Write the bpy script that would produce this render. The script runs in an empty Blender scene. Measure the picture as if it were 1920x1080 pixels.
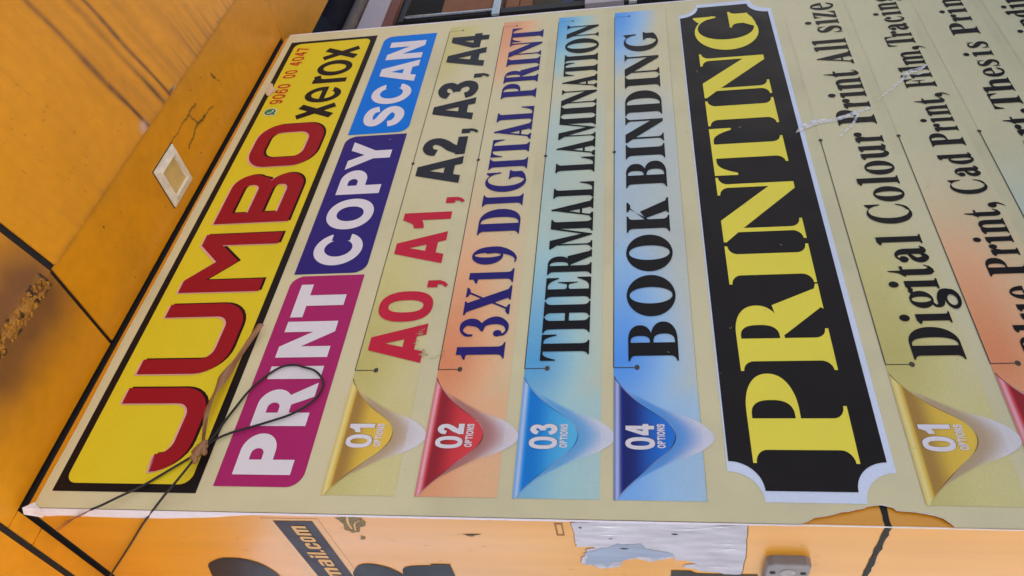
import bpy, math, random
import numpy as np
from mathutils import Matrix, Vector
from mathutils.geometry import delaunay_2d_cdt
random.seed(7); rng = np.random.RandomState(7)

# ------------------------------------------------------------------ camera, sky, sun, exposure
S = bpy.context.scene
COL = S.collection
H = 1.55                       # eye height; all z below are given relative to it
F = 1433.65                    # focal length in photo pixels (1920 wide)
# rows: image x, image y(down), image z(forward); columns: world X, Z(up), Y(into the wall)
RC = np.array([[0.09090843, -0.98565692, 0.14218332],
               [-0.74090219, 0.02846034, 0.67100965],
               [0.66543189, 0.16634437, 0.72768809]])
cd = bpy.data.cameras.new('camera'); cam = bpy.data.objects.new('camera', cd); COL.objects.link(cam)
cd.sensor_width = 36; cd.lens = 36 * F / 1920; cd.clip_start = 0.02; cd.clip_end = 400
def w(r): return Vector((r[0], r[2], r[1]))
ax, ay, az = w(RC[0]), -w(RC[1]), -w(RC[2])
cam.matrix_world = Matrix(((ax.x, ay.x, az.x, 0), (ax.y, ay.y, az.y, 0), (ax.z, ay.z, az.z, H), (0, 0, 0, 1)))
S.camera = cam
SUN_EL, SUN_AZ = math.radians(58), math.radians(8)     # azimuth from +Y clockwise
world = bpy.data.worlds.new('World'); S.world = world; world.use_nodes = True
nt = world.node_tree; nt.nodes.clear()
sky = nt.nodes.new('ShaderNodeTexSky'); sky.sky_type = 'NISHITA'; sky.sun_disc = False
sky.sun_elevation = SUN_EL; sky.sun_rotation = SUN_AZ; sky.dust_density = 3.4; sky.air_density = 1.0; sky.ozone_density = 1.0
bg = nt.nodes.new('ShaderNodeBackground'); bg.inputs[1].default_value = 0.15
out = nt.nodes.new('ShaderNodeOutputWorld')
nt.links.new(sky.outputs[0], bg.inputs[0]); nt.links.new(bg.outputs[0], out.inputs[0])
sd = bpy.data.lights.new('sun', 'SUN'); sd.energy = 3.1; sd.angle = math.radians(0.6); sd.color = (1.0, 0.95, 0.89)
sun = bpy.data.objects.new('sun', sd); COL.objects.link(sun)
sun.rotation_euler = (math.radians(90) - SUN_EL, 0, math.pi - SUN_AZ)
sun.location = (-2, -4, 6)
vs = S.view_settings; vs.view_transform = 'Standard'; vs.look = 'None'; vs.gamma = 1; vs.exposure = 0.67

# ------------------------------------------------------------------ helpers
ALB = 0.86      # print colours are given as they look in even daylight; this turns them into base colours
def lin(c):
    c = np.asarray(c, float) / 255.0
    return np.where(c <= 0.04045, c / 12.92, ((c + 0.055) / 1.055) ** 2.4)
def base(c): return np.clip(lin(c) / ALB, 0, 0.92)

def ray(x, y):
    q = RC.T @ np.array([(x - 960) / F, (y - 540) / F, 1]); return np.array([q[0], q[2], q[1]])
def onY(x, y, Y=1.0): r = ray(x, y); return r * (Y / r[1])
def onX(x, y, X): r = ray(x, y); return r * (X / r[0])
def onZ(x, y, Z): r = ray(x, y); return r * (Z / r[2])

MATS = {}
def mat(name, rgb=None, rough=0.5, spec=0.4, metal=0.0, mott=0.06, mscale=60, bump=0.0, bscale=200, attr=None, stretch=None, grime=0.0, ripple=0.0, rvar=0.0):
    if name in MATS: return MATS[name]
    m = bpy.data.materials.new(name); m.use_nodes = True; n = m.node_tree; b = n.nodes['Principled BSDF']
    b.inputs['Roughness'].default_value = rough; b.inputs['Metallic'].default_value = metal
    b.inputs['Specular IOR Level'].default_value = spec
    tc = n.nodes.new('ShaderNodeTexCoord'); mp = n.nodes.new('ShaderNodeMapping')
    n.links.new(tc.outputs['Object'], mp.inputs[0])
    if stretch: mp.inputs['Scale'].default_value = stretch
    if attr:
        a = n.nodes.new('ShaderNodeVertexColor'); a.layer_name = attr; col = a.outputs[0]
    else:
        a = n.nodes.new('ShaderNodeRGB'); a.outputs[0].default_value = (*[float(v) for v in rgb], 1); col = a.outputs[0]
    def mul(col, scale, lo, hi, detail=6, c0=0.3, c1=0.7):
        t = n.nodes.new('ShaderNodeTexNoise'); t.inputs['Scale'].default_value = scale; t.inputs['Detail'].default_value = detail
        n.links.new(mp.outputs[0], t.inputs['Vector'])
        r = n.nodes.new('ShaderNodeMapRange'); r.inputs[1].default_value = c0; r.inputs[2].default_value = c1
        r.inputs[3].default_value = lo; r.inputs[4].default_value = hi
        n.links.new(t.outputs[0], r.inputs[0])
        x = n.nodes.new('ShaderNodeMix'); x.data_type = 'RGBA'; x.blend_type = 'MULTIPLY'; x.inputs[0].default_value = 1
        n.links.new(col, x.inputs[6]); n.links.new(r.outputs[0], x.inputs[7]); return x.outputs[2]
    if mott: col = mul(col, mscale, 1 - mott, 1 + mott * 0.4)
    if grime: col = mul(col, 5.5, 1 - grime, 1.0, 8, 0.25, 0.55)
    n.links.new(col, b.inputs['Base Color'])
    if bump:
        t = n.nodes.new('ShaderNodeTexNoise'); t.inputs['Scale'].default_value = bscale; t.inputs['Detail'].default_value = 4
        n.links.new(mp.outputs[0], t.inputs['Vector'])
        bp = n.nodes.new('ShaderNodeBump'); bp.inputs['Strength'].default_value = bump; bp.inputs['Distance'].default_value = 0.002
        n.links.new(t.outputs[0], bp.inputs['Height']); n.links.new(bp.outputs[0], b.inputs['Normal'])
    if ripple:
        t = n.nodes.new('ShaderNodeTexNoise'); t.inputs['Scale'].default_value = 3.2; t.inputs['Detail'].default_value = 2.5
        n.links.new(tc.outputs['Object'], t.inputs['Vector'])
        b2 = n.nodes.new('ShaderNodeBump'); b2.inputs['Strength'].default_value = ripple; b2.inputs['Distance'].default_value = 0.05
        n.links.new(t.outputs[0], b2.inputs['Height'])
        if bump: n.links.new(b2.outputs[0], bp.inputs['Normal'])
        else: n.links.new(b2.outputs[0], b.inputs['Normal'])
    if rvar:
        t = n.nodes.new('ShaderNodeTexNoise'); t.inputs['Scale'].default_value = 9; t.inputs['Detail'].default_value = 9; t.inputs['Roughness'].default_value = .65
        n.links.new(mp.outputs[0], t.inputs['Vector'])
        r = n.nodes.new('ShaderNodeMapRange'); r.inputs[1].default_value = .3; r.inputs[2].default_value = .7; r.inputs[3].default_value = max(.05, rough - rvar); r.inputs[4].default_value = rough + rvar
        n.links.new(t.outputs[0], r.inputs[0]); n.links.new(r.outputs[0], b.inputs['Roughness'])
    MATS[name] = m; return m
def smear(name, rgb, lo, hi, scale=90, stretch=(1, 1, 1), rot=0):
    m = mat(name, rgb, rough=0.6, mott=0.1); n = m.node_tree; b = n.nodes['Principled BSDF']
    tc = n.nodes.new('ShaderNodeTexCoord'); mp = n.nodes.new('ShaderNodeMapping'); mp.inputs['Scale'].default_value = stretch; mp.inputs['Rotation'].default_value = (0, rot, 0)
    t = n.nodes.new('ShaderNodeTexNoise'); t.inputs['Scale'].default_value = scale; t.inputs['Detail'].default_value = 8
    r = n.nodes.new('ShaderNodeMapRange'); r.inputs[1].default_value = .38; r.inputs[2].default_value = .62; r.inputs[3].default_value = lo; r.inputs[4].default_value = hi
    n.links.new(tc.outputs['Object'], mp.inputs[0]); n.links.new(mp.outputs[0], t.inputs[0]); n.links.new(t.outputs[0], r.inputs[0]); n.links.new(r.outputs[0], b.inputs['Alpha'])
    return m
def ink(name, c, **k):
    k.setdefault('rough', 0.42); k.setdefault('spec', 0.16); k.setdefault('ripple', .26); k.setdefault('rvar', .08); k.setdefault('grime', .05); k.setdefault('bump', 0.06); k.setdefault('bscale', 900); k.setdefault('mott', 0.09); k.setdefault('mscale', 700)
    return mat(name, base(c), **k)

def tag(o, label=None, cat=None, group=None, kind=None):
    if label: o['label'] = label
    if cat: o['category'] = cat
    if group: o['group'] = group
    if kind: o['kind'] = kind
    return o
def empty(name, loc, label, cat, group=None):
    o = bpy.data.objects.new(name, None); COL.objects.link(o); o.location = loc; o.empty_display_size = 0.05
    return tag(o, label, cat, group)
def mesh(name, verts, faces, m, parent=None, cols=None, smooth=False):
    me = bpy.data.meshes.new(name); me.from_pydata([tuple(map(float, v)) for v in verts], [], [tuple(map(int, f)) for f in faces]); me.update()
    if cols is not None:
        a = me.color_attributes.new('col', 'FLOAT_COLOR', 'POINT')
        c = np.ones((len(verts), 4)); c[:, :3] = cols; a.data.foreach_set('color', c.ravel())
    if smooth: me.polygons.foreach_set('use_smooth', [True] * len(me.polygons))
    me.materials.append(m)
    o = bpy.data.objects.new(name, me); COL.objects.link(o)
    if parent:
        o.parent = parent; p = Vector(parent.location) if parent.type == 'EMPTY' else Vector()
        o.matrix_parent_inverse = Matrix.Translation(-p)
    return o
def box_vf(x0, x1, y0, y1, z0, z1, ch=0.0):
    """box with 45 degree chamfer on the four edges along y when ch > 0"""
    if ch <= 0: p = [(x0, z0), (x1, z0), (x1, z1), (x0, z1)]
    else: p = [(x0 + ch, z0), (x1 - ch, z0), (x1, z0 + ch), (x1, z1 - ch), (x1 - ch, z1), (x0 + ch, z1), (x0, z1 - ch), (x0, z0 + ch)]
    n = len(p); v = [(x, y0, z) for x, z in p] + [(x, y1, z) for x, z in p]
    f = [tuple(range(n)), tuple(range(2 * n - 1, n - 1, -1))] + [(i + n, (i + 1) % n + n, (i + 1) % n, i) for i in range(n)]
    return v, f
def box(name, x0, x1, y0, y1, z0, z1, m, parent=None, ch=0.0):
    v, f = box_vf(x0, x1, y0, y1, z0 + H, z1 + H, ch)
    o = mesh(name, v, f, m, parent)
    md = o.modifiers.new('bevel', 'BEVEL'); md.width = min(0.0015, 0.2 * min(x1 - x0, y1 - y0, z1 - z0)); md.segments = 2; md.limit_method = 'ANGLE'
    return o
def join(parts):
    V, Fc = [], []
    for v, f in parts:
        o = len(V); V += list(v); Fc += [tuple(i + o for i in q) for q in f]
    return V, Fc
def tube_vf(pts, r, n=8):
    pts = [Vector(p) for p in pts]; V, Fc = [], []; ref = Vector((0, 1, 0)); R = r if hasattr(r, '__len__') else [r] * len(pts)
    for i, p in enumerate(pts):
        t = (pts[min(i + 1, len(pts) - 1)] - pts[max(i - 1, 0)]).normalized()
        if abs(t.dot(ref)) > 0.95: ref = Vector((0, 0, 1))
        a = t.cross(ref).normalized(); b = t.cross(a).normalized()
        V += [p + (a * math.cos(2 * math.pi * k / n) + b * math.sin(2 * math.pi * k / n)) * R[i] for k in range(n)]
    for i in range(len(pts) - 1):
        Fc += [(i * n + k, i * n + (k + 1) % n, (i + 1) * n + (k + 1) % n, (i + 1) * n + k) for k in range(n)]
    Fc += [tuple(range(n - 1, -1, -1)), tuple(range((len(pts) - 1) * n, len(pts) * n))]
    return V, Fc
def catmull(P, n=8, closed=False):
    P = [np.asarray(p, float) for p in P]; o = []; N = len(P)
    for i in range(N if closed else N - 1):
        if closed: a, b, c, d = P[i - 1], P[i], P[(i + 1) % N], P[(i + 2) % N]
        else: a, b, c, d = P[max(i - 1, 0)], P[i], P[i + 1], P[min(i + 2, N - 1)]
        for k in range(n):
            t = k / n
            o.append(0.5 * ((2 * b) + (-a + c) * t + (2 * a - 5 * b + 4 * c - d) * t * t + (-a + 3 * b - 3 * c + d) * t ** 3))
    if not closed: o.append(P[-1])
    return np.array(o)

# ------------------------------------------------------------------ flat shapes: ordered add / cut of polygons
def R_(x0, y0, x1, y1): return [(x0, y0), (x1, y0), (x1, y1), (x0, y1)]
def arc(cx, cy, rx, ry, a0=0, a1=360, n=None, p=2.0):
    n = n or max(6, int(abs(a1 - a0) / 7))
    t = np.radians(np.linspace(a0, a1, n + (0 if abs(a1 - a0) == 360 else 1), endpoint=abs(a1 - a0) != 360))
    c, s = np.cos(t), np.sin(t)
    return [(cx + rx * np.sign(a) * abs(a) ** (2 / p), cy + ry * np.sign(b) * abs(b) ** (2 / p)) for a, b in zip(c, s)]
def rrect(x0, y0, x1, y1, r, corners='abcd', q=None):
    """corners a=bl b=br c=tr d=tl rounded"""
    q = q or r; o = []
    for k, cx, cy, a in (('a', x0, y0, 180), ('b', x1, y0, 270), ('c', x1, y1, 0), ('d', x0, y1, 90)):
        if k in corners: o += arc(cx + (r if k in 'ad' else -r), cy + (q if k in 'ab' else -q), r, q, a, a + 90, 10)
        else: o.append((cx, cy))
    return o
def stroke(P, wd, n=8, smooth=True):
    P = np.asarray(P, float); wd = np.asarray(wd if hasattr(wd, '__len__') else [wd] * len(P), float)
    if smooth:
        C = catmull([np.append(p, k) for p, k in zip(P, wd)], n); P, wd = C[:, :2], C[:, 2]
    t = np.gradient(P, axis=0); t /= np.linalg.norm(t, axis=1)[:, None] + 1e-12
    nn = np.stack([-t[:, 1], t[:, 0]], 1) * wd[:, None] / 2
    return [tuple(p) for p in np.vstack([P + nn, (P - nn)[::-1]])]
def inside(poly, Q):
    p = np.asarray(poly); a = p; b = np.roll(p, -1, 0)
    wn = np.zeros(len(Q), int)
    for (x0, y0), (x1, y1) in zip(a, b):
        cr = (x1 - x0) * (Q[:, 1] - y0) - (Q[:, 0] - x0) * (y1 - y0)
        wn += ((y0 <= Q[:, 1]) & (y1 > Q[:, 1]) & (cr > 0)).astype(int)
        wn -= ((y0 > Q[:, 1]) & (y1 <= Q[:, 1]) & (cr < 0)).astype(int)
    return wn != 0
def triangulate(ops, eps=1e-6):
    V, E = [], []
    for sgn, poly in ops:
        o = len(V); n = len(poly); V += [Vector((float(x), float(y))) for x, y in poly]; E += [(o + i, o + (i + 1) % n) for i in range(n)]
    v, e, f, *_ = delaunay_2d_cdt(V, E, [], 0, eps)
    v = np.array([tuple(p) for p in v]); f = np.array([t for t in f if len(t) == 3])
    c = v[f].mean(1); keep = np.zeros(len(f), bool)
    for sgn, poly in ops:
        i = inside(poly, c); keep = (keep | i) if sgn == '+' else (keep & ~i)
    f = f[keep]
    ar = (v[f[:, 1], 0] - v[f[:, 0], 0]) * (v[f[:, 2], 1] - v[f[:, 0], 1]) - (v[f[:, 2], 0] - v[f[:, 0], 0]) * (v[f[:, 1], 1] - v[f[:, 0], 1])
    f = f[abs(ar) > 1e-12]; ar = ar[abs(ar) > 1e-12]
    f[ar < 0] = f[ar < 0][:, ::-1]
    used = np.unique(f); mp = -np.ones(len(v), int); mp[used] = np.arange(len(used))
    return v[used], mp[f]
WX = 0.476                                            # the wall corner
def front(off): return lambda p: [(x, 1.0 - off, z + H) for x, z in p]
def side(off): return lambda p: [(WX - off, -u, z + H) for u, z in p]
def flat(name, ops, m, parent, place, eps=1e-6):
    v, f = triangulate(ops, eps); return mesh(name, place(v), f, m, parent)

# ------------------------------------------------------------------ lettering: bold fat-face serif
SE, ST, TH, BR = 0.105, 0.26, 0.034, 0.15              # serif reach, stem, hair serif, bracket
def brk(x0, y0, x1, y1, n=6):                         # quarter curve from (x0,y0) [vertical tangent] to (x1,y1)
    return [(x0 + (x1 - x0) * (1 - math.cos(t)), y0 + (y1 - y0) * math.sin(t)) for t in [math.pi / 2 * k / n for k in range(n + 1)]]
def stem(x0, x1, y0=0.0, y1=1.0, bl=SE, br=SE, tl=SE, tr=SE, th=TH, b=BR):
    p = [(x0 - bl, y0), (x1 + br, y0)]
    if br: p += [(x1 + br, y0 + th)] + brk(x1, y0 + b, x1 + br, y0 + th)[::-1]
    if tr: p += brk(x1, y1 - b, x1 + tr, y1 - th) + [(x1 + tr, y1)]
    else: p += [(x1, y1)]
    if tl: p += [(x0 - tl, y1), (x0 - tl, y1 - th)] + brk(x0, y1 - b, x0 - tl, y1 - th)[::-1]
    else: p += [(x0, y1)]
    if bl: p += brk(x0, y0 + b, x0 - bl, y0 + th) + [(x0 - bl, y0 + th)]
    return ('+', p)
def foot(xc, xs0, xs1, y=0.0, up=1):                  # small slab foot for a diagonal: slab xs0..xs1
    return ('+', [(xs0, y), (xs1, y), (xs1, y + up * TH), (xc + (xs1 - xc) * 0.35, y + up * TH * 2.6), (xc - (xc - xs0) * 0.35, y + up * TH * 2.6), (xs0, y + up * TH)])
def half(cx, cy, rx, ry, x0, p=2.2): return [(x0, cy - ry)] + arc(cx, cy, rx, ry, -90, 90, 26, p) + [(x0, cy + ry)]
def tarm(x0, xr, y, drop, up=-1):                     # a horizontal arm from xr out to x0 with a hanging curved end
    s = 1 if xr > x0 else -1; e = x0 + s * 0.035
    return ('+', [(xr, y), (x0, y), (x0, y + up * drop), (e, y + up * drop)] + [(e + (xr - e) * 0.75 * k / 6, y + up * (0.045 + (drop - 0.045) * (1 - k / 6) ** 2.6)) for k in range(1, 7)] + [(xr, y + up * 0.045)])
a_, b_ = SE, SE + ST
def g_I(): return [stem(a_, b_)]
def g_H(): x = b_ + 0.24; return [stem(a_, b_), stem(x, x + ST), ('+', R_(b_ - .01, .45, x + .01, .54))]
def g_P(lo=0.47): c = (1 + lo) / 2; r = (1 - lo) / 2; return [stem(a_, b_, tr=0), ('+', half(b_ + .06, c, .34, r, b_ - .02)), ('-', half(b_ + .02, c, .14, r - .05, b_, 2.6))]
def g_R():
    x = b_ + .1
    return g_P(.48) + [('+', [(x - .06, .5), (x + .30, .56), (x + .52, .0), (x + .28, .0), (x - .06, .47)]), ('+', [(x + .24, 0), (x + .56, 0), (x + .56, .03), (x + .46, .07), (x + .3, .07)])]
def g_B(): return [stem(a_, b_, tr=0, br=0), ('+', half(b_ + .06, .755, .30, .245, b_ - .02)), ('+', half(b_ + .07, .272, .36, .272, b_ - .02)),
                   ('-', half(b_ + .03, .755, .11, .195, b_, 2.5)), ('-', half(b_ + .03, .27, .15, .215, b_, 2.5))]
def g_D(): return [stem(a_, b_, tr=0, br=0), ('+', half(b_ + .08, .5, .42, .5, b_ - .02, 2.1)), ('-', half(b_ + .02, .5, .20, .452, b_, 2.5))]
def g_O(): return [('+', arc(.44, .5, .44, .52)), ('-', arc(.44, .5, .175, .455, p=2.1))]
def g_C(): return [('+', arc(.43, .5, .43, .52)), ('-', arc(.53, .5, .29, .462, p=2.1)), ('-', R_(.60, .27, 1.2, .69)), ('-', R_(.79, .2, 1.2, .8)),
                   ('+', [(.80, 1.02), (.84, 1.02), (.84, .66), (.805, .66), (.76, .80), (.66, .93), (.72, .97)]), ('+', stroke([(.58, .035), (.70, .09), (.78, .18), (.825, .30)], [.07, .075, .05, .03]))]
def g_G(): return [('+', arc(.43, .5, .43, .52)), ('-', arc(.52, .5, .28, .462, p=2.1)), ('-', R_(.60, .30, 1.2, .69)),
                   ('+', [(.78, 1.02), (.815, 1.02), (.815, .64), (.78, .64), (.74, .80), (.66, .92), (.70, .96)]), stem(.60, .84, .10, .43, 0, 0, .09, .06), ('+', [(.60, .2), (.84, .2), (.84, .12), (.72, .04), (.58, .0), (.5, .02)])]
def g_N(): return [stem(.13, .185, tl=0, tr=0, bl=.11, br=.11), stem(.78, .835, bl=0, br=0, tl=.11, tr=.11), ('+', [(0, 1), (.30, 1), (.835, .25), (.835, 0), (.735, 0), (.15, .78), (0, .965)])]
def g_T(): x = .30; return [stem(x, x + ST, tl=0, tr=0), tarm(0, x + .02, 1, .31), tarm(2 * x + ST, x + ST - .02, 1, .31)]
def g_E(): return [stem(a_, b_, tr=0, br=0), tarm(b_ + .40, b_ - .01, 1, .28), tarm(b_ + .42, b_ - .01, 0, .31, 1), ('+', [(b_ - .01, .46), (b_ - .01, .57), (b_ + .05, .535), (b_ + .16, .53), (b_ + .2, .62), (b_ + .23, .74), (b_ + .25, .74), (b_ + .25, .29), (b_ + .23, .29), (b_ + .2, .41), (b_ + .16, .49), (b_ + .05, .49)])]
def g_F(): return [stem(a_, b_, tr=0), tarm(b_ + .38, b_ - .01, 1, .30)] + g_E()[3:]
def g_L(): return [stem(a_, b_, br=0), tarm(b_ + .38, b_ - .01, 0, .36, 1)]
def g_A(): return [('+', [(.36, 1.02), (.42, 1.02), (.76, .02), (.50, .02), (.335, .58)]), ('+', [(.35, .9), (.385, .98), (.42, .9), (.17, .02), (.11, .02)]), ('+', R_(.2, .27, .6, .325)), foot(.14, 0, .27), foot(.63, .42, .86)]
def g_M(): return [stem(.13, .175, tl=0, tr=0, bl=.11, br=.10), ('+', [(0, 1), (.31, 1), (.545, .22), (.50, 0), (.15, .80), (0, .965)]), ('+', [(.48, .05), (.53, .0), (.80, 1), (.74, 1)]), stem(.74, .74 + ST, tl=0)]
def g_X(): return [('+', [(.06, 1), (.36, 1), (.86, 0), (.56, 0)]), ('+', [(.74, 1), (.80, 1), (.17, 0), (.11, 0)]), foot(.21, 0, .44, 1, -1), foot(.74, .58, .90, 1, -1), foot(.14, .0, .32), foot(.71, .46, .94)]
def g_K(): return [stem(a_, b_), ('+', [(.80, 1), (.74, 1), (.34, .46), (.34, .55)]), ('+', [(.40, .56), (.60, .68), (.94, 0), (.62, 0)]), foot(.75, .60, .88, 1, -1), foot(.79, .54, 1.0)]
def g_1(): return [stem(.16, .42, 0, 1, .14, .14, 0, 0), ('+', [(0, .80), (.0, .835), (.16, .90), (.30, 1.0), (.42, 1.0), (.30, .8), (.16, .78), (.1, .80)])]
def g_3(): return [('+', stroke([(.06, .72), (.07, .86), (.22, .97), (.42, .92), (.47, .76), (.36, .60), (.18, .53)], [.06, .08, .07, .17, .24, .15, .04])), ('+', stroke([(.18, .53), (.40, .50), (.52, .27), (.40, .06), (.20, .01), (.07, .09), (.09, .2)], [.04, .14, .25, .14, .06, .07, .08])), ('+', arc(.11, .20, .10, .09))]
def g_9(): return [('+', arc(.27, .66, .28, .36)), ('-', arc(.29, .66, .075, .30)), ('+', stroke([(.44, .70), (.45, .42), (.34, .15), (.18, .01), (.04, .02)], [.22, .21, .14, .06, .03]))]
XH = 0.70
def flag(x0, y, ext=.09): return ('+', [(x0 - ext, y - .05), (x0 + .03, y - .0), (x0 + .03, y - .13), (x0, y - .115), (x0 - ext, y - .085)])
def lstem(x0, x1, y1=XH, bl=.07, br=.07, y0=0): return [stem(x0, x1, y0, y1, bl, br, 0, 0, .035, .07), flag(x0, y1)]
def g_i(): return lstem(.09, .30) + [('+', arc(.19, .93, .105, .105))]
def g_l(): return lstem(.09, .30, 1.0)
def arch(x0): return [('+', [(x0 - .03, .46)] + arc(x0 + .14, .46, .24, .255, 150, 0, 18, 2.3) + [(x0 + .17, .30), (x0 + .1, .40)]), ('-', [(x0, .2)] + arc(x0 + .085, .46, .085, .175, 180, 0, 12) + [(x0 + .17, .2)])]
def g_n(): return lstem(.09, .30) + arch(.30) + [stem(.47, .68, 0, .46, .06, .07, 0, 0, .035, .07)]
def g_m(): return lstem(.09, .30) + arch(.30) + [stem(.47, .68, 0, .46, .05, .05, 0, 0, .035, .07)] + arch(.68) + [stem(.85, 1.06, 0, .46, .05, .07, 0, 0, .035, .07)]
def g_h(): return lstem(.09, .30, 1.0) + arch(.30) + [stem(.47, .68, 0, .46, .06, .07, 0, 0, .035, .07)]
def g_u():
    return [('+', R_(.09, .2, .30, XH)), flag(.09, XH), ('+', [(.09, .25)] + arc(.29, .23, .2, .245, 180, 300, 12) + [(.48, .10), (.48, .20), (.42, .13)] + arc(.385, .23, .085, .14, 290, 180, 8)),
            ('+', R_(.47, .03, .68, XH)), flag(.47, XH, .08), ('+', [(.66, .0), (.77, .07), (.77, .10), (.68, .10), (.5, .12), (.5, .05)])]
def g_r(): return lstem(.09, .30) + [('+', arc(.47, .60, .115, .105)), ('+', stroke([(.29, .44), (.33, .58), (.43, .66)], [.05, .07, .09]))]
def g_t(): return [('+', [(0, .60), (.06, .66), (.15, .75), (.215, .97), (.245, .97), (.245, XH), (.40, XH), (.40, .635), (.285, .635), (.285, .16), (.075, .16), (.075, .615)]), ('+', [(.075, .17), (.09, .06), (.17, -.015), (.28, -.01), (.38, .05), (.44, .16), (.415, .17), (.36, .10), (.31, .10), (.285, .17)])]
def g_o(): return [('+', arc(.31, .35, .31, .365)), ('-', arc(.31, .35, .10, .315))]
def g_e(): return [('+', arc(.31, .35, .31, .365)), ('-', [(.20, .38)] + arc(.31, .40, .10, .26, 180, 0, 12) + [(.41, .38)]), ('-', arc(.36, .33, .15, .30, 180, 360, 14) + [(.7, .33), (.7, .20)][:1]), ('-', R_(.36, .16, .8, .345)), ('+', R_(.18, .345, .61, .385)),
                   ('+', stroke([(.30, .0), (.44, .03), (.54, .10), (.60, .20)], [.06, .09, .06, .03]))]
def g_c(): return [('+', arc(.31, .35, .31, .365)), ('-', arc(.39, .35, .17, .32)), ('-', R_(.38, .18, .8, .52)), ('+', arc(.47, .545, .115, .105)), ('+', stroke([(.32, .0), (.44, .04), (.53, .11), (.58, .20)], [.06, .08, .05, .03]))]
def g_d(): return [('+', arc(.27, .35, .27, .365)), ('-', arc(.29, .35, .085, .30)), ('-', R_(.42, -.1, .8, .8)), ('+', R_(.36, .03, .57, 1.0)), flag(.36, 1.0, .08), ('+', [(.5, .0), (.66, .05), (.66, .085), (.57, .10), (.40, .12), (.38, .04)])]
def g_a(): return [('+', R_(.31, .10, .52, .50)), ('+', [(.31, .48)] + arc(.28, .46, .24, .245, 0, 130, 12) + [(.10, .58), (.19, .63)] + arc(.24, .48, .07, .17, 110, 0, 8)), ('+', arc(.13, .53, .115, .10)),
                   ('+', stroke([(.42, .42), (.26, .36), (.12, .27), (.10, .15), (.19, .05), (.30, .09), (.40, .17)], [.04, .09, .15, .20, .15, .10, .05])), ('+', [(.31, .14), (.36, .02), (.46, -.015), (.56, .02), (.62, .10), (.60, .12), (.52, .10)])]
def g_s(): return [('+', stroke([(.44, .57), (.36, .67), (.22, .68), (.12, .58), (.17, .45), (.31, .34), (.42, .22), (.38, .08), (.23, .02), (.10, .05), (.04, .16)], [.04, .05, .09, .16, .20, .22, .19, .15, .08, .05, .04])), ('+', R_(.44, .46, .475, .71)), ('+', R_(.01, -.015, .045, .25))]
def g_z(): return [('+', [(.02, XH), (.56, XH), (.22, .045), (.0, .045), (.30, .655), (.1, .655)][:6]), ('+', R_(.02, .645, .5, XH)), ('+', R_(.04, .48, .07, XH)), ('+', [(.05, .655), (.2, .655), (.09, .55)]), ('+', R_(.0, 0, .58, .05)), ('+', R_(.55, 0, .58, .23)), ('+', [(.56, .04), (.40, .04), (.55, .17)])]
def g_g(): return [('+', arc(.30, .46, .27, .245)), ('-', arc(.30, .46, .09, .20)), ('+', [(.44, .60), (.55, .68), (.66, .66), (.66, .56), (.55, .58), (.46, .54)]),
                   ('+', stroke([(.20, .26), (.09, .19), (.14, .09), (.34, .05), (.52, -.04), (.55, -.17)], [.05, .08, .13, .17, .19, .14])), ('+', arc(.30, -.18, .31, .165)), ('-', arc(.27, -.17, .17, .10))]
def g_comma(): return [('+', arc(.16, .10, .16, .12)), ('+', stroke([(.24, .10), (.28, -.02), (.22, -.14), (.08, -.24)], [.14, .12, .06, .02]))]
def g_dot(): return [('+', arc(.14, .11, .14, .125))]
SERIF = {k[2:]: v for k, v in list(globals().items()) if k.startswith('g_') and len(k) == 3}
SERIF[','] = g_comma; SERIF['.'] = g_dot

# ------------------------------------------------------------------ lettering: heavy sans
def ring(cx, cy, rx, ry, wx, wy, p=2.3): return [('+', arc(cx, cy, rx, ry, p=p)), ('-', arc(cx, cy, rx - wx, ry - wy, p=p))]
def s_I(): return [('+', R_(0, 0, .27, 1))]
def s_P(): return [('+', R_(0, 0, .27, 1)), ('+', [(.2, .38), (.44, .38)] + arc(.44, .69, .32, .31, -90, 90, 20) + [(.2, 1)]), ('-', [(.27, .58), (.38, .58)] + arc(.38, .69, .10, .11, -90, 90, 12) + [(.27, .80)])]
def s_R(): return s_P() + [('+', [(.27, .42), (.42, .42), (.60, 0), (.90, 0), (.64, .44), (.5, .5), (.27, .5)])]
def s_N(): return [('+', R_(0, 0, .25, 1)), ('+', R_(.59, 0, .84, 1)), ('+', [(0, 1), (.25, 1), (.84, .0), (.59, 0)])]
def s_T(): return [('+', R_(0, .75, .84, 1)), ('+', R_(.285, 0, .555, 1))]
def s_O(): return ring(.48, .5, .48, .52, .25, .22, 2.1)
def s_C(): return [('+', arc(.48, .5, .48, .52)), ('-', arc(.50, .5, .25, .30)), ('-', [(.5, .5), (1.2, .86), (1.2, .14)]), ('-', [(.72, .3), (1.1, .3), (1.1, .7), (.72, .7)])]
def s_Y(): return [('+', R_(.34, 0, .61, .45)), ('+', [(0, 1), (.30, 1), (.52, .55), (.61, .40), (.34, .40)]), ('+', [(.65, 1), (.95, 1), (.61, .40), (.36, .40), (.45, .58)])]
def s_A(): return [('+', [(.33, 1), (.65, 1), (.98, 0), (.70, 0), (.49, .72), (.28, 0), (0, 0)]), ('+', [(.22, .16), (.76, .16), (.70, .38), (.28, .38)])]
def s_S(): return [('+', stroke([(.70, .66), (.64, .82), (.42, .89), (.20, .83), (.15, .69), (.27, .575), (.47, .50), (.63, .40), (.66, .26), (.52, .12), (.32, .10), (.14, .19), (.09, .34)], [.22, .23, .23, .24, .25, .25, .25, .25, .25, .24, .23, .23, .22]))]
def s_0(): return ring(.37, .5, .37, .51, .22, .18, 2.4)
def s_1(): return [('+', R_(.25, 0, .48, 1)), ('+', [(0, .52), (0, .72), (.14, .78), (.27, 1.0), (.40, 1), (.3, .62), (.14, .55)])]
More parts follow.
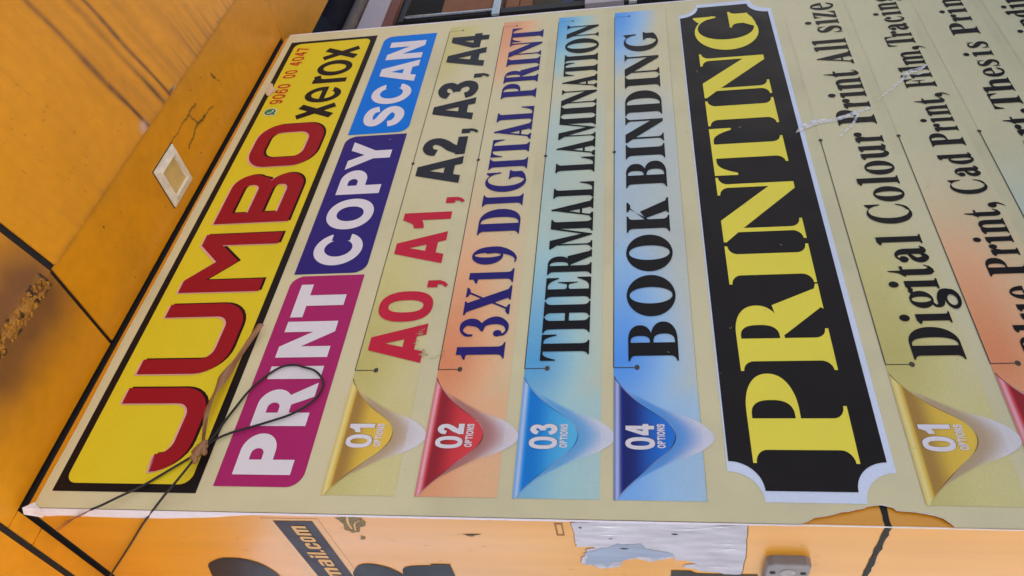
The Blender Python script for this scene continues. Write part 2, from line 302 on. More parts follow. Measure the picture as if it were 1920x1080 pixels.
def s_2(): return [('+', stroke([(.10, .66), (.14, .80), (.30, .885), (.47, .83), (.51, .68), (.42, .51), (.26, .34), (.13, .12)], [.22, .23, .23, .23, .24, .24, .25, .25])), ('+', [(0, 0), (.64, 0), (.64, .22), (.0, .22)])]
def s_3(): return [('+', stroke([(.11, .71), (.16, .82), (.32, .89), (.48, .83), (.50, .70), (.40, .585), (.26, .54)], [.21, .22, .22, .22, .22, .2, .17])), ('+', stroke([(.26, .53), (.44, .49), (.54, .33), (.49, .17), (.32, .11), (.15, .18), (.10, .31)], [.17, .2, .23, .23, .22, .22, .21]))]
def s_4(): return [('+', R_(.36, 0, .58, 1)), ('+', R_(0, .20, .69, .40)), ('+', [(0, .40), (0, .22), (.30, .22), (.24, .40), (.36, .66), (.50, 1), (.33, 1)])]
def s_6(): return ring(.35, .33, .35, .34, .2, .16) + [('+', stroke([(.60, .76), (.50, .88), (.35, .91), (.19, .82), (.11, .6), (.10, .35)], .2))]
def s_9(): return ring(.35, .67, .35, .34, .2, .16) + [('+', stroke([(.10, .24), (.20, .12), (.35, .09), (.51, .18), (.59, .4), (.60, .65)], .2))]
def s_7(): return [('+', R_(0, .80, .62, 1)), ('+', [(.40, .82), (.62, .82), (.62, 1), (.36, .0), (.13, 0)][:2] + [(.62, .9), (.36, 0), (.13, 0)])]
def s_comma(): return [('+', R_(0, -.02, .2, .18)), ('+', [(.2, .1), (.2, -.05), (.15, -.15), (.06, -.22), (.0, -.17), (.08, -.1), (.09, .0)])]
SANS = {k[2:]: v for k, v in list(globals().items()) if k.startswith('s_') and len(k) == 3}
SANS[','] = s_comma
# condensed lower case for the mail address
def c_m(): return [('+', R_(0, 0, .2, .74)), ('+', R_(.32, 0, .52, .66)), ('+', R_(.64, 0, .84, .66)), ('+', rrect(.1, .56, .52, .75, .12, 'c')), ('+', rrect(.4, .56, .84, .75, .12, 'c'))]
def c_o(): return [('+', rrect(0, 0, .5, .75, .17)), ('-', rrect(.19, .15, .31, .6, .06))]
def c_c(): return c_o() + [('-', R_(.25, .29, .6, .46))]
def c_l(): return [('+', R_(0, 0, .2, 1))]
def c_i(): return [('+', R_(0, 0, .2, .73)), ('+', R_(0, .82, .2, 1))]
def c_a(): return [('+', rrect(0, 0, .5, .75, .16, 'acd')), ('-', rrect(.18, .12, .31, .34, .05)), ('-', R_(-.1, .47, .31, .58))]
def c_g(): return [('+', rrect(0, 0, .5, .75, .16, 'ad')), ('-', rrect(.19, .15, .31, .6, .05)), ('+', R_(.31, -.2, .5, .4)), ('+', rrect(0, -.27, .5, -.1, .12, 'ab'))]
COND = {'m': c_m, 'o': c_o, 'c': c_c, 'l': c_l, 'i': c_i, 'a': c_a, 'g': c_g, '.': lambda: [('+', R_(0, 0, .2, .18))]}

def glyph_tris(font, ch, x0, x1, zb, zc):
    ops = font[ch](); P = np.vstack([np.asarray(p) for s, p in ops if s == '+']); l, r = P[:, 0].min(), P[:, 0].max()
    v, f = triangulate(ops, 1e-5)
    return np.stack([x0 + (v[:, 0] - l) * (x1 - x0) / (r - l), zb + v[:, 1] * (zc - zb)], 1), f
def text(name, font, letters, zb, zc, m, parent, place):
    words = [[letters[0]]]
    for p, q in zip(letters, letters[1:]):
        if q[1] - p[2] > .28 * (zc - zb): words.append([])
        words[-1].append(q)
    for wd in words:
        V, Fc = [], []
        for ch, x0, x1 in wd:
            v, f = glyph_tris(font, ch, x0, x1, zb, zc); Fc += [tuple(i + len(V) for i in t) for t in f.tolist()]; V += v.tolist()
        o = mesh(name, place(np.array(V)), Fc, m, parent)
    return o
def spread(s, font, x0, x1, gap=0.1, space=0.4):
    wd = []
    for ch in s:
        if ch == ' ': wd.append(space); continue
        P = np.vstack([np.asarray(p) for g, p in font[ch]() if g == '+']); wd.append(P[:, 0].max() - P[:, 0].min())
    tot = sum(wd) + gap * (len(s) - 1); k = (x1 - x0) / tot; x = x0; o = []
    for ch, q in zip(s, wd):
        if ch != ' ': o.append((ch, x, x + q * k))
        x += (q + gap) * k
    return o

# ------------------------------------------------------------------ ground outside the frame (bounces the daylight up under the canopy)
pave = mat('pavement concrete', (0.60, 0.57, 0.52), rough=0.9, mott=0.2, mscale=8)
g = mesh('pavement', [(-60, -60, 0), (60, -60, 0), (60, 60, 0), (-60, 60, 0)], [(0, 1, 2, 3)], pave); tag(g, kind='structure')

# ------------------------------------------------------------------ orange clad wall corner
ORANGE = base((212, 141, 17))
M_or = mat('orange coated panel', ORANGE, rough=0.36, spec=0.55, mott=0.07, mscale=30, stretch=(1, 1, 0.12), grime=0.16, rvar=.12, bump=0.03, bscale=60)
M_or.node_tree.nodes['Principled BSDF'].inputs['Coat Weight'].default_value = 0.45; M_or.node_tree.nodes['Principled BSDF'].inputs['Coat Roughness'].default_value = 0.28
M_seal = mat('black sealant', (0.012, 0.010, 0.010), rough=0.7, mott=0.4, mscale=150, bump=0.5, bscale=150)
M_dark = mat('dark void', (0.012, 0.011, 0.012), rough=0.9)
wall = empty('clad_wall', (WX, 1.0, 0), 'orange metal-clad wall corner carrying the printed banner, with a black sealed seam', 'wall')
FY, ZT, ZS = 1.003, 0.966, -0.3085
XR = 1.893
def slab(name, pts2, place0, place1, m, parent):      # extruded flat polygon (convex)
    n = len(pts2); v = place0(pts2) + place1(pts2)
    return mesh(name, v, [tuple(range(n)), tuple(range(2 * n - 1, n - 1, -1))] + [(i + n, (i + 1) % n + n, (i + 1) % n, i) for i in range(n)], m, parent)
for z0, z1 in ((ZS + .0035, ZT), (-H + .005, ZS - .0035)):
    box('front_panel', WX + .0035, XR, FY, FY + .004, z0, z1, M_or, wall)
    box('side_panel', WX, WX + .004, FY + .0005, 1.75, z0, z1, M_or, wall)
box('core', WX + .006, XR - .002, FY + .006, 1.105, -H + .002, .995, M_dark, wall)
box('core', WX + .006, 1.0, 1.106, 1.74, -H + .002, .995, M_dark, wall)
# ragged sealant beads in the seam
def bead(place, x0, x1, zc, name='seam_sealant', wdt=.0042, n=70, off=0.0):
    xs = np.linspace(x0, x1, n); up = zc + wdt * (0.6 + .7 * rng.rand(n)); dn = zc - wdt * (0.6 + .7 * rng.rand(n))
    V = [(x, z) for x, z in zip(xs, up)] + [(x, z) for x, z in zip(xs, dn)]
    return mesh(name, place(V), [(i + n, i + 1 + n, i + 1, i) for i in range(n - 1)], M_seal, wall)
bead(front(-FY + 1.0 + .0006), WX + .001, 1.0, ZS)
bead(side(.0008), -1.74, -FY - .001, ZS)
# white worn edge trim along the corner
M_chip = mat('worn white edge', base((228, 216, 205)), rough=0.5)
mesh('corner_edge', *tube_vf([(WX + .0008, FY + .0008, z + H) for z in np.linspace(-.9, ZT, 30)], .0012, 6), M_chip, wall)

# ------------------------------------------------------------------ canopy soffit
Zs = 0.976
M_sof = mat('orange soffit paint', ORANGE, rough=0.38, spec=0.4, attr='col', mott=0.07, mscale=45, grime=0.13, rvar=.1, bump=0.05, bscale=120)
can = empty('canopy_soffit', (1.2, .8, Zs + H), 'orange panelled canopy soffit with rust stains over the banner', 'canopy')
def noise2(x, y, s, seed=0):
    r = np.random.RandomState(seed); o = np.zeros_like(x)
    for k in range(7):
        a, b, c = r.uniform(-1, 1, 3); f = s * (1 + .45 * k); o += np.sin((a * x + b * y) * f + c * 9) * np.cos((b * x - a * y) * f * 1.3 + c * 5) / (1 + .3 * k)
    return o / 2.4
OR = ORANGE; STAIN = base((100, 62, 44)); DKST = base((58, 40, 34)); PALE = base((205, 168, 150))
def mixc(c, d, t): t = np.clip(t, 0, 1)[:, None]; return c * (1 - t) + np.asarray(d) * t
def soffit_panel(name, x0, x1, y0, y1, zf, colf, nx, ny, extra=None):
    X, Y = np.meshgrid(np.linspace(x0, x1, nx), np.linspace(y0, y1, ny)); X, Y = X.ravel(), Y.ravel()
    Z = zf(Y); C = colf(X, Y)
    V = np.stack([X, Y, Z + H], 1); V2 = np.stack([[x, y, zf(y) + H + .004] for x, y in ((x0, y0), (x1, y0), (x1, y1), (x0, y1))])
    Fc = [(j * nx + i, (j + 1) * nx + i, (j + 1) * nx + i + 1, j * nx + i + 1) for j in range(ny - 1) for i in range(nx - 1)]
    n = len(V); Fc.append((n, n + 1, n + 2, n + 3))
    b0 = [i for i in range(nx)]; b1 = [(ny - 1) * nx + i for i in range(nx)]
    Fc += [tuple(b0 + [n + 1, n]), tuple([n + 3, n + 2] + b1[::-1]), tuple([n] + [j * nx for j in range(ny)][::1] [::-1][::-1] + [n + 3]), tuple([n + 2] + [j * nx + nx - 1 for j in range(ny)][::-1] + [n + 1])]
    return mesh(name, np.vstack([V, V2]), Fc, M_sof, can, np.vstack([C, np.tile(OR, (4, 1))]))
flatz = lambda y: Zs + 0 * y
YC = 0.806; slope = math.tan(math.radians(18))
slz = lambda y: Zs + (YC - y) * slope
def plain(X, Y):
    c = np.tile(OR, (len(X), 1)); c = mixc(c, STAIN, .10 * np.clip(noise2(X, Y, 14, 3), 0, 1))
    c = mixc(c, STAIN, .30 * np.exp(-((Y - YC) / .006) ** 2) * (.6 + .4 * noise2(X, Y, 60, 4)))
    # fine cracks beyond the lamp
    for pa, pb, wd, k in (((320, 270), (345, 228), .0014, .85), ((345, 228), (367, 193), .0022, .9), ((355, 215), (370, 231), .0020, .9), ((400, 197), (384, 217), .0017, .85), ((385, 215), (369, 237), .0034, 1.0), ((369, 236), (354, 279), .0022, .95), ((395, 138), (404, 146), .0034, 1.0), ((402, 145), (413, 153), .0012, .8), ((413, 153), (417, 165), .0009, .5), ((320, 270), (343, 303), .0016, .9), ((322, 268), (321, 274), .003, 1.0)):
        xa, ya = onZ(*pa, Zs)[:2]; xb, yb = onZ(*pb, Zs)[:2]
        d = np.array([xb - xa, yb - ya]); L = np.hypot(*d); d /= L
        t = (X - xa) * d[0] + (Y - ya) * d[1]; s = (X - xa) * -d[1] + (Y - ya) * d[0] + .0016 * np.sin(t * 130 + xa * 40) + .0008 * np.sin(t * 410)
        c = mixc(c, DKST, k * np.exp(-(s / wd) ** 2) * ((t > 0) & (t < L)))
    for k in range(26):
        x, y = rng.uniform(.9, 1.95), rng.uniform(.84, .98); c = mixc(c, DKST, .8 * (np.hypot(X - x, (Y - y)) < rng.uniform(.0009, .0021)))
    return c
def rusty(X, Y):
    c = np.tile(OR, (len(X), 1)); n = noise2(X, Y, 30, 5)
    m = np.exp(-((Y - YC + .0) / .090) ** 2) * np.clip(1.4 - np.abs(X - .68) / .18, 0, 1) * (.9 + .12 * n)
    c = mixc(c, base((116, 76, 44)), np.clip(1.25 * m, 0, .95))
    fl = np.exp(-((Y - YC) / .010) ** 2) * (noise2(X, Y, 90, 6) > -.15) * (np.abs(X - .70) < .085); c = mixc(c, base((190, 135, 60)), .8 * fl)
    c = mixc(c, DKST, (np.abs(Y - YC) < .016) * (noise2(X, Y, 150, 8) > .22) * (np.abs(X - .70) < .09) * .95)
    return c
def slopecol(X, Y):
    c = np.tile(OR, (len(X), 1)); d = YC - Y; n = noise2(X, Y, 20, 11)
    streak = noise2(X, Y * .06, 110, 12); c = mixc(c, STAIN, .18 * np.clip(streak, 0, 1) * (.5 + .5 * n))
    for x, wd, k, ln, bend in ((1.210, .0075, .95, 1.6, 0), (1.322, .0062, .92, 1.6, 0), (1.292, .010, .55, 1.6, 0), (1.252, .012, .22, .7, 0), (1.385, .012, .25, .6, 0), (1.47, .016, .2, .5, 0), (1.36, .01, .2, .4, 0), (1.22, .03, .15, .5, 0)):
        xx = x + bend * d * .25 + .0012 * np.sin(d * 40); u = (X - xx) / (wd * (1 + .15 * np.sin(d * 31 + x * 50)))
        c = mixc(c, STAIN, k * np.exp(-u * u) * np.clip(1.1 - d / ln, 0, 1) * (.8 + .25 * noise2(X, Y, 60, 13)))
        c = mixc(c, DKST, (k > .5) * .8 * np.exp(-(u / .45) ** 2) * np.exp(-((d - .035) / .035) ** 2))
    for k in range(26):
        x = 1.40 + .024 * k + rng.uniform(-.01, .01); wd = rng.uniform(.002, .007); ln = rng.uniform(.03, .13)
        c = mixc(c, STAIN, rng.uniform(.15, .5) * np.exp(-((X - x - .1 * d) / wd) ** 2) * np.clip(1 - d / ln, 0, 1))
    for x, yy in ((1.195, .004), (1.345, .0), (1.20, .012)): c = mixc(c, PALE, .75 * np.exp(-((X - x) / .012) ** 2 - ((d - yy) / .006) ** 2))
    c = mixc(c, DKST, .9 * np.exp(-((X - 1.335) / .012) ** 2 - ((d - .004) / .003) ** 2) + .6 * np.exp(-((X - 1.62) / .004) ** 2 - ((d - .003) / .004) ** 2))
    sp = (noise2(X, Y * .5, 260, 21) > .72) * (noise2(X, Y, 16, 22) > .15); c = mixc(c, STAIN, .28 * sp)
    return mixc(c, STAIN, .35 * np.exp(-(d / .006) ** 2) * (.6 + .4 * noise2(X, Y, 60, 4)))
soffit_panel('soffit_panel', .8105, 1.8935, YC, .9985, flatz, plain, 520, 90)
soffit_panel('soffit_panel', 1.8955, 3.2, YC, 1.097, flatz, plain, 200, 50)
soffit_panel('soffit_panel', .4425, .8015, YC, .9985, flatz, rusty, 200, 110)
soffit_panel('soffit_panel', .12, .4315, YC, 1.75, flatz, plain, 60, 60)
soffit_panel('soffit_strip', .4425, .470, 1.0005, 1.0615, flatz, plain, 8, 12)
soffit_panel('soffit_strip', .4425, .470, 1.0640, 1.75, flatz, plain, 8, 60)
soffit_panel('fascia_panel', .8200, 3.2, .34, YC - .0004, slz, slopecol, 900, 230)
def slopeleft(X, Y): return rusty(X, np.where(Y < YC, YC + (YC - Y), Y))
soffit_panel('fascia_panel', .12, .8045, .34, YC - .0004, slz, slopeleft, 300, 120)
mesh('canopy_roof', *join([box_vf(.10, 3.22, .33, 1.09, H + 1.20, H + 1.21), box_vf(.10, 3.22, .322, .33, H + 1.125, H + 1.21), box_vf(.10, .47, 1.09, 1.76, H + 1.20, H + 1.21), box_vf(1.9, 3.22, 1.082, 1.09, H + .985, H + 1.2)]), M_or, can)
# dark joint backing above the panels and the filled joint strip
mesh('joint_backing', [(.795, .34, slz(.34) + H + .003), (.830, .34, slz(.34) + H + .003), (.830, YC, Zs + H + .003), (.795, YC, Zs + H + .003), (.795, 1.0, Zs + H + .003), (.830, 1.0, Zs + H + .003)], [(0, 3, 2, 1), (3, 4, 5, 2)], M_seal, can)
mesh('joint_backing', [(.42, .8, Zs + H + .003), (.45, .8, Zs + H + .003), (.45, 1.75, Zs + H + .003), (.42, 1.75, Zs + H + .003)], [(0, 3, 2, 1)], M_seal, can)
mesh('joint_backing', *join([box_vf(.46, 1.90, .999, 1.03, Zs + H + .010, Zs + H + .016), box_vf(.462, .482, 1.03, 1.75, Zs + H + .010, Zs + H + .016)]), M_dark, can)
# flaking paint along the rusty crease
M_flake = mat('flaking orange paint', base((178, 122, 44)), rough=0.7, mott=0.5, mscale=120)
fv, ff = [], []
for k in range(150):
    x = rng.uniform(.62, .785); y = YC + rng.uniform(-.012, .014); r = rng.uniform(.0012, .0048); a = rng.uniform(0, 6.28); z = (Zs if y > YC else slz(y)) + H - rng.uniform(.0006, .0024)
    n = 5; p = [(x + r * math.cos(a + 6.283 * i / n) * rng.uniform(.6, 1.2), y + r * math.sin(a + 6.283 * i / n) * rng.uniform(.6, 1.2), z + rng.uniform(-.0006, .0006)) for i in range(n)]
    ff.append(tuple(range(len(fv), len(fv) + n))[::-1]); fv += p
o = mesh('paint_flakes', fv, ff, M_flake, can); tag(o, kind='stuff')

# ------------------------------------------------------------------ square downlight in the soffit
dl = empty('downlight', (1.195, .922, Zs + H), 'small square unlit recessed downlight with white frame in the orange soffit', 'light')
M_wht = mat('white plastic frame', base((226, 216, 200)), rough=0.45, mott=0.18, mscale=70, grime=.15)
M_dif = mat('yellowed diffuser', base((206, 176, 112)), rough=0.35, mott=0.12, mscale=40)
cx, cy, hs = 1.195, .9215, .0475
def ring_frame(h0, h1, z0, z1, zi):
    P = [(cx + sx * h, cy + sy * h) for h in (h0, h1) for sx, sy in ((-1, -1), (1, -1), (1, 1), (-1, 1))]
    V = [(x, y, z0 + H) for x, y in P[:4]] + [(x, y, zi + H) for x, y in P[4:]] + [(x, y, z1 + H) for x, y in P[:4]] + [(x, y, z1 + H) for x, y in P[4:]]
    Fc = []
    for i in range(4):
        j = (i + 1) % 4; Fc += [(i, i + 4, j + 4, j), (i, j, j + 8, i + 8), (i + 4, i + 12, j + 12, j + 4)]
    return V, Fc
mesh('frame', *ring_frame(hs, hs - .0155, Zs - .004, Zs + .003, Zs - .0085), M_wht, dl)
mesh('frame_shadow_gap', *ring_frame(hs + .0022, hs, Zs - .0006, Zs + .002, Zs - .0006), M_seal, dl)
v, f = box_vf(cx - hs + .0145, cx + hs - .0145, cy - hs + .0145, cy + hs - .0145, Zs + H - .0012, Zs + H + .003)
mesh('diffuser', v, f, M_dif, dl)

# ------------------------------------------------------------------ the banner
CREAM = (207, 196, 157)
M_flex = mat('cream flex print', base(CREAM), rough=0.42, spec=0.2, mott=0.09, mscale=700, grime=0.13, ripple=.26, rvar=.08, bump=0.08, bscale=700)
M_back = mat('white flex backing', base((222, 214, 220)), rough=0.55, mott=0.06, mscale=80, bump=0.3, bscale=60)
ban = empty('flex_banner', (1.187, 1.0, H - 1.1), 'large cream printed flex banner of a print and copy shop on the orange wall', 'banner')
XL, XE, ZTOP, ZBOT = .4765, 1.8975, .949, -1.12
tear = [(.4765, -.200), (.4800, -.209), (.4858, -.218), (.4882, -.2306), (.4905, -.243), (.4945, -.253), (.4955, -.262), (.4985, -.272), (.4995, -.281), (.5035, -.288), (.5045, -.297), (.5058, -.306), (.5040, -.314), (.5020, -.319), (.4985, -.323), (.4972, -.332), (.4960, -.345), (.4945, -.358), (.4928, -.367), (.4890, -.376), (.4835, -.383), (.4765, -.388)]
def top_edge(x): return ZTOP + .004 * np.sin((x - .47) * 2.1) + .0012 * np.sin(x * 17)
xs = np.linspace(XL, XE, 30)
outl = [(XL, ZBOT), (XE, ZBOT)] + [(XE + .001 * math.sin(z * 9), z) for z in np.linspace(ZBOT + .1, ZTOP - .02, 24)] + [(x, float(top_edge(x))) for x in xs[::-1]] + tear
flat('sheet', [('+', outl)], M_flex, ban, front(0.0))
# torn edge: pale frayed rim of the sheet
tp = np.array(tear); rv = []; rf = []
for i, (x, z) in enumerate(tp):
    k = .0004 + .0014 * rng.rand() * (0 < i < len(tp) - 1); rv += [(x + .0002, 1.0 - .0004, z + H), (x - k, 1.0 - .0016 * rng.rand() - .0005, z + H)]
for i in range(len(tp) - 1): rf.append((2 * i, 2 * i + 2, 2 * i + 3, 2 * i + 1))
mesh('torn_rim', rv, rf, M_back, ban)
# rolled top and right hems
def hem(pts, n_out, m, name, r=.0045):
    V, Fc = [], []; K = 6
    for p, d in zip(pts, n_out):
        for k in range(K + 1):
            a = math.pi / 2 * k / K
            V.append((p[0] + d[0] * r * math.sin(a), 1.0 - .0002 + r * (1 - math.cos(a)) * .7 - .0012 * math.sin(2 * a), p[1] + d[1] * r * math.sin(a) + H))
    for i in range(len(pts) - 1):
        for k in range(K): q = i * (K + 1) + k; Fc.append((q, q + 1, q + K + 2, q + K + 1))
    return mesh(name, V, Fc, m, ban, smooth=True)
hx = np.linspace(XL, XE, 60)
hem([(x, float(top_edge(x))) for x in hx][::-1], [(0, 1)] * 60, M_flex, 'top_hem')
hz = np.linspace(ZTOP + .003, ZBOT, 80)
hem([(XE + .001 * math.sin(z * 9), z) for z in hz][::-1], [(1, 0)] * 80, M_back, 'side_hem', .0095)
# white unprinted margin wrapped round the corner on to the side wall
zz = np.array([.958, .945, .93, .90, .86, .80, .74, .70, .65, .62, .58, .54, .50, .40, .2, .0, -.1, -.2]); dp = np.array([.004, .016, .020, .0225, .024, .025, .0245, .021, .0165, .011, .0058, .005, .0048, .0045, .004, .004, .0035, .001])
zi = np.linspace(.958, -.2, 130); di = np.interp(-zi, -zz, dp) + .0006 * rng.randn(130) * (zi < .55) * .6
bul = .004 + .006 * np.exp(-((zi - .94) / .03) ** 2)
V, Fc = [], []
for k in range(6):
    t = k / 5
    for z, d, b in zip(zi, di, bul): V.append((WX - b * math.sin(math.pi * min(t * 1.15, 1) * .92) * (.35 + .65 * (d / .025)) - .0008, 1.0 - .0002 + d * t, z + H))
n = len(zi)
for k in range(5): Fc += [(k * n + i, k * n + i + 1, (k + 1) * n + i + 1, (k + 1) * n + i) for i in range(n - 1)]
mesh('side_wrap', V, Fc, M_back, ban, smooth=True)
# crumpled corner tip
c0 = (WX, .999, .950 + H)
mesh('corner_tip', [(.479, .9985, .9475 + H), (.4705, .990, .962 + H), (.466, 1.004, .966 + H), (.470, 1.022, .945 + H), (.4725, 1.0, .935 + H), (.4845, .9982, .953 + H), (.473, .994, .949 + H)], [(0, 6, 4), (6, 2, 3), (6, 3, 4), (1, 2, 6), (0, 5, 1), (0, 1, 6)], M_back, ban)

# --- header panel
I_blk = ink('black print', (27, 19, 20)); I_yel = ink('yellow print', (217, 193, 40)); I_red = ink('red print', (148, 20, 32)); I_pink = ink('pale pink bevel print', (216, 164, 156)); I_mar = ink('dark maroon print', (36, 10, 12))
hd = flat('header_panel', [('+', R_(.505, .6853, 1.8582, .9345))], I_blk, ban, front(.0006))
flat('yellow_field', [('+', rrect(.5192, .7005, 1.8455, .9195, .019))], I_yel, hd, front(.0011))
def upath(xl, xr, zl, zr, zb, r, w_):
    P = [(xl, zl)] + [(xl + r - r * math.cos(t), zb + r - r * math.sin(t)) for t in np.linspace(0, math.pi / 2, 8)] + [(xr - r + r * math.sin(t), zb + r - r * math.cos(t)) for t in np.linspace(0, math.pi / 2, 8)] + [(xr, zr)]
    return stroke(P, w_, smooth=False)
JUMBO = [[('+', upath(.5555, .685, .7812, .8885, .7415, .040, .0325))], [('+', upath(.7468, .8782, .8895, .8903, .7415, .040, .0328))],
         [('+', [(.9245, .8896), (.9573, .8900), (1.0069, .8395), (1.0554, .8903), (1.0875, .8905), (1.0875, .7205), (1.0535, .7208), (1.0543, .8430), (1.0066, .7915), (.9566, .8428), (.9570, .7205), (.9238, .7202)])],
         [('+', [(1.1196, .7204)] + arc(1.233, .7635, .0475, .0431, -90, 62, 16) + [(1.2660, .8062)] + arc(1.236, .8475, .0437, .0415, -35, 90, 14) + [(1.1196, .889)]), ('-', [(1.1525, .8222)] + arc(1.229, .840, .015, .0175, -90, 90, 10) + [(1.1525, .8575)]), ('-', [(1.1525, .7550)] + arc(1.227, .772, .016, .0168, -90, 90, 10) + [(1.1525, .7888)])],
         [('+', rrect(1.3067, .7212, 1.4679, .8885, .058, q=.052)), ('-', rrect(1.3395, .7560, 1.4345, .8545, .028))]]
def shift(ops, dx, dz): return [(s, [(x + dx, z + dz) for x, z in p]) for s, p in ops]
jw = None
for L in JUMBO:
    b = flat('letter', shift(L, .0033, -.0046), I_mar, hd, front(.0014))
    flat('bevel_highlight', shift(L, -.0022, .0038), I_pink, b, front(.0018)); flat('letter_face', L, I_red, b, front(.0022))
def strokes(name, S_, m, parent, off): return flat(name, [('+', stroke(p, k)) for p, k in S_], m, parent, front(off))
zb, zx = .7235, .8155; k = .0195; e = .010
X4 = lambda x0, x1: [([(x0 + .0085, zx - .001), ((x0 + x1) / 2, (zb + zx) / 2), (x1 - .0085, zb + .001)], k), ([(x1 - .0085, zx - .001), ((x0 + x1) / 2, (zb + zx) / 2), (x0 + .0085, zb + .001)], k)]
xer = X4(1.4855, 1.5475) + X4(1.7495, 1.8108)
r0 = [('+', stroke(p, q)) for p, q in xer]
r0 += [('+', arc(1.5872, .770, .0345, .0475)), ('-', arc(1.5872, .770, .0185, .0305)), ('+', R_(1.565, .762, 1.617, .776)), ('-', R_(1.602, .747, 1.63, .7615)), ('+', R_(1.639, zb, 1.658, zx - .001)), ('+', stroke([(1.650, .785), (1.657, .801), (1.6735, .8075)], [.014, .017, .0185])), ('+', arc(1.709, .770, .0368, .0475)), ('-', arc(1.709, .770, .0180, .0310))]
flat('shop_word', r0, I_blk, hd, front(.0014))
I_pho = ink('orange red print', (186, 62, 36))
ph = spread('9060', SANS, 1.5590, 1.6480, .16) + spread('00', SANS, 1.6745, 1.7125, .16) + spread('4047', SANS, 1.7340, 1.8235, .16)
text('phone_number', SANS, ph, .8718, .9062, I_pho, hd, front(.0014))
I_grn = ink('green print', (58, 122, 66)); I_w = ink('white print', (216, 208, 213)); 
ic = flat('chat_icon', [('+', arc(1.5258, .8912, .0160, .0172)), ('+', [(1.5105, .8835), (1.5095, .8725), (1.520, .8765)])], I_w, hd, front(.0014))
flat('icon_disc', [('+', arc(1.5260, .8914, .0136, .0147)), ('+', [(1.5135, .884), (1.5118, .8750), (1.520, .8785)])], I_grn, ic, front(.0018))
flat('icon_handset', [('+', stroke([(1.5200, .8970), (1.5210, .8900), (1.5262, .8855), (1.5325, .8848)], [.0042, .0028, .0028, .0044]))], I_w, ic, front(.0022))
# whitewash blob over the header border
M_blob = mat('dried plaster blob', base((206, 178, 150)), rough=0.8, mott=0.2, bump=0.5, bscale=120)
bl = [onY(480 + x / 4.5, 60 + y / 4.5)[[0, 2]] for x, y in ((108, 450), (128, 440), (146, 448), (148, 470), (165, 485), (170, 500), (160, 515), (140, 520), (125, 540), (100, 545), (85, 525), (90, 495), (105, 475))]
flat('plaster_blob', [('+', [tuple(p) for p in catmull(bl, 4, True)])], M_blob, ban, front(.0030))

# --- service boxes
I_mag = ink('magenta print', (164, 36, 98)); I_nav = ink('navy print', (48, 34, 112)); I_cya = ink('azure print', (0, 112, 212))
SB = (('PRINT', .5175, .9600, I_mag, [('P', .5376, .6111), ('R', .6250, .7100), ('I', .7182, .7450), ('N', .7641, .8456), ('T', .8560, .9370)]),
      ('COPY', .9652, 1.4020, I_nav, [('C', .9866, 1.0773), ('O', 1.0878, 1.1809), ('P', 1.1960, 1.2762), ('Y', 1.2802, 1.3790)]),
      ('SCAN', 1.4090, 1.8445, I_cya, [('S', 1.4330, 1.5155), ('C', 1.5248, 1.6130), ('A', 1.6176, 1.7153), ('N', 1.7248, 1.8108)]))
for s, x0, x1, m, L in SB:
    b = flat('service_box', [('+', rrect(x0, .5165, x1, .6608, .026, 'ac'))], m, ban, front(.0006))
    text('word', SANS, L, .5398, .6362, I_w, b, front(.0012))

# --- option panels
def pch(pts):
    P = np.array(pts); return lambda x: np.interp(x, catmull(P, 8)[:, 0], catmull(P, 8)[:, 1])
bell = pch([(.506, .005), (.5147, .011), (.5384, .0314), (.5627, .0565), (.5807, .0765), (.596, .0875), (.611, .0908), (.625, .0865), (.638, .0755), (.6607, .0455), (.680, .0265), (.6973, .0125), (.710, .004), (.7196, .0003)])
tip = pch([(.512, .010), (.530, .026), (.548, .054), (.566, .090), (.5856, .128), (.597, .142), (.6085, .146), (.620, .140), (.6328, .1255), (.650, .094), (.668, .060), (.690, .024), (.704, .0075)])
M_vc = mat('gradient print', attr='col', rough=0.42, spec=0.28, ripple=.26, rvar=.08, grime=.05, mott=0.09, mscale=700, bump=0.06, bscale=900)
I_line = ink('dark line print', (74, 66, 58))
CR = base(CREAM); I_edge = ink('faint edge print', (168, 160, 128))
def grid(name, fx, s_n, t_n, parent, off, colf):
    """fx(s,t) -> x,z ; colf(x,z,s,t) -> rgb"""
    s, t = np.meshgrid(np.linspace(0, 1, s_n), np.linspace(0, 1, t_n)); s, t = s.ravel(), t.ravel()
    x, z = fx(s, t); C = colf(x, z, s, t)
    Fc = [(j * s_n + i, (j + 1) * s_n + i, (j + 1) * s_n + i + 1, j * s_n + i + 1) for j in range(t_n - 1) for i in range(s_n - 1)]
    return mesh(name, front(off)(np.stack([x, z], 1)), Fc, M_vc, parent, C)
sm = lambda a, b, x: np.clip((x - a) / (b - a), 0, 1) ** 2 * (3 - 2 * np.clip((x - a) / (b - a), 0, 1))
PAL = {'yel': dict(tint=(186, 172, 96), tail=(198, 186, 120), strip=(222, 208, 140), body=(206, 168, 60), deep=(146, 104, 54), end=(224, 184, 68), shad=(176, 150, 118)),
       'red': dict(tint=(218, 126, 82), tail=(220, 148, 112), strip=(226, 168, 176), body=(190, 38, 48), deep=(128, 22, 34), end=(214, 62, 66), shad=(168, 112, 104)),
       'sky': dict(tint=(44, 148, 208), tail=(76, 160, 220), strip=(178, 196, 236), body=(0, 130, 206), deep=(0, 112, 196), end=(84, 176, 218), shad=(98, 158, 206)),
       'blu': dict(tint=(44, 136, 232), tail=(58, 146, 236), strip=(176, 186, 226), body=(8, 36, 126), deep=(6, 20, 92), end=(24, 110, 202), shad=(84, 142, 206))}
PALE_ = {'yel': (204, 192, 130), 'red': (228, 172, 128), 'sky': (160, 197, 200), 'blu': (150, 188, 222)}
def lb(c): return base(c)
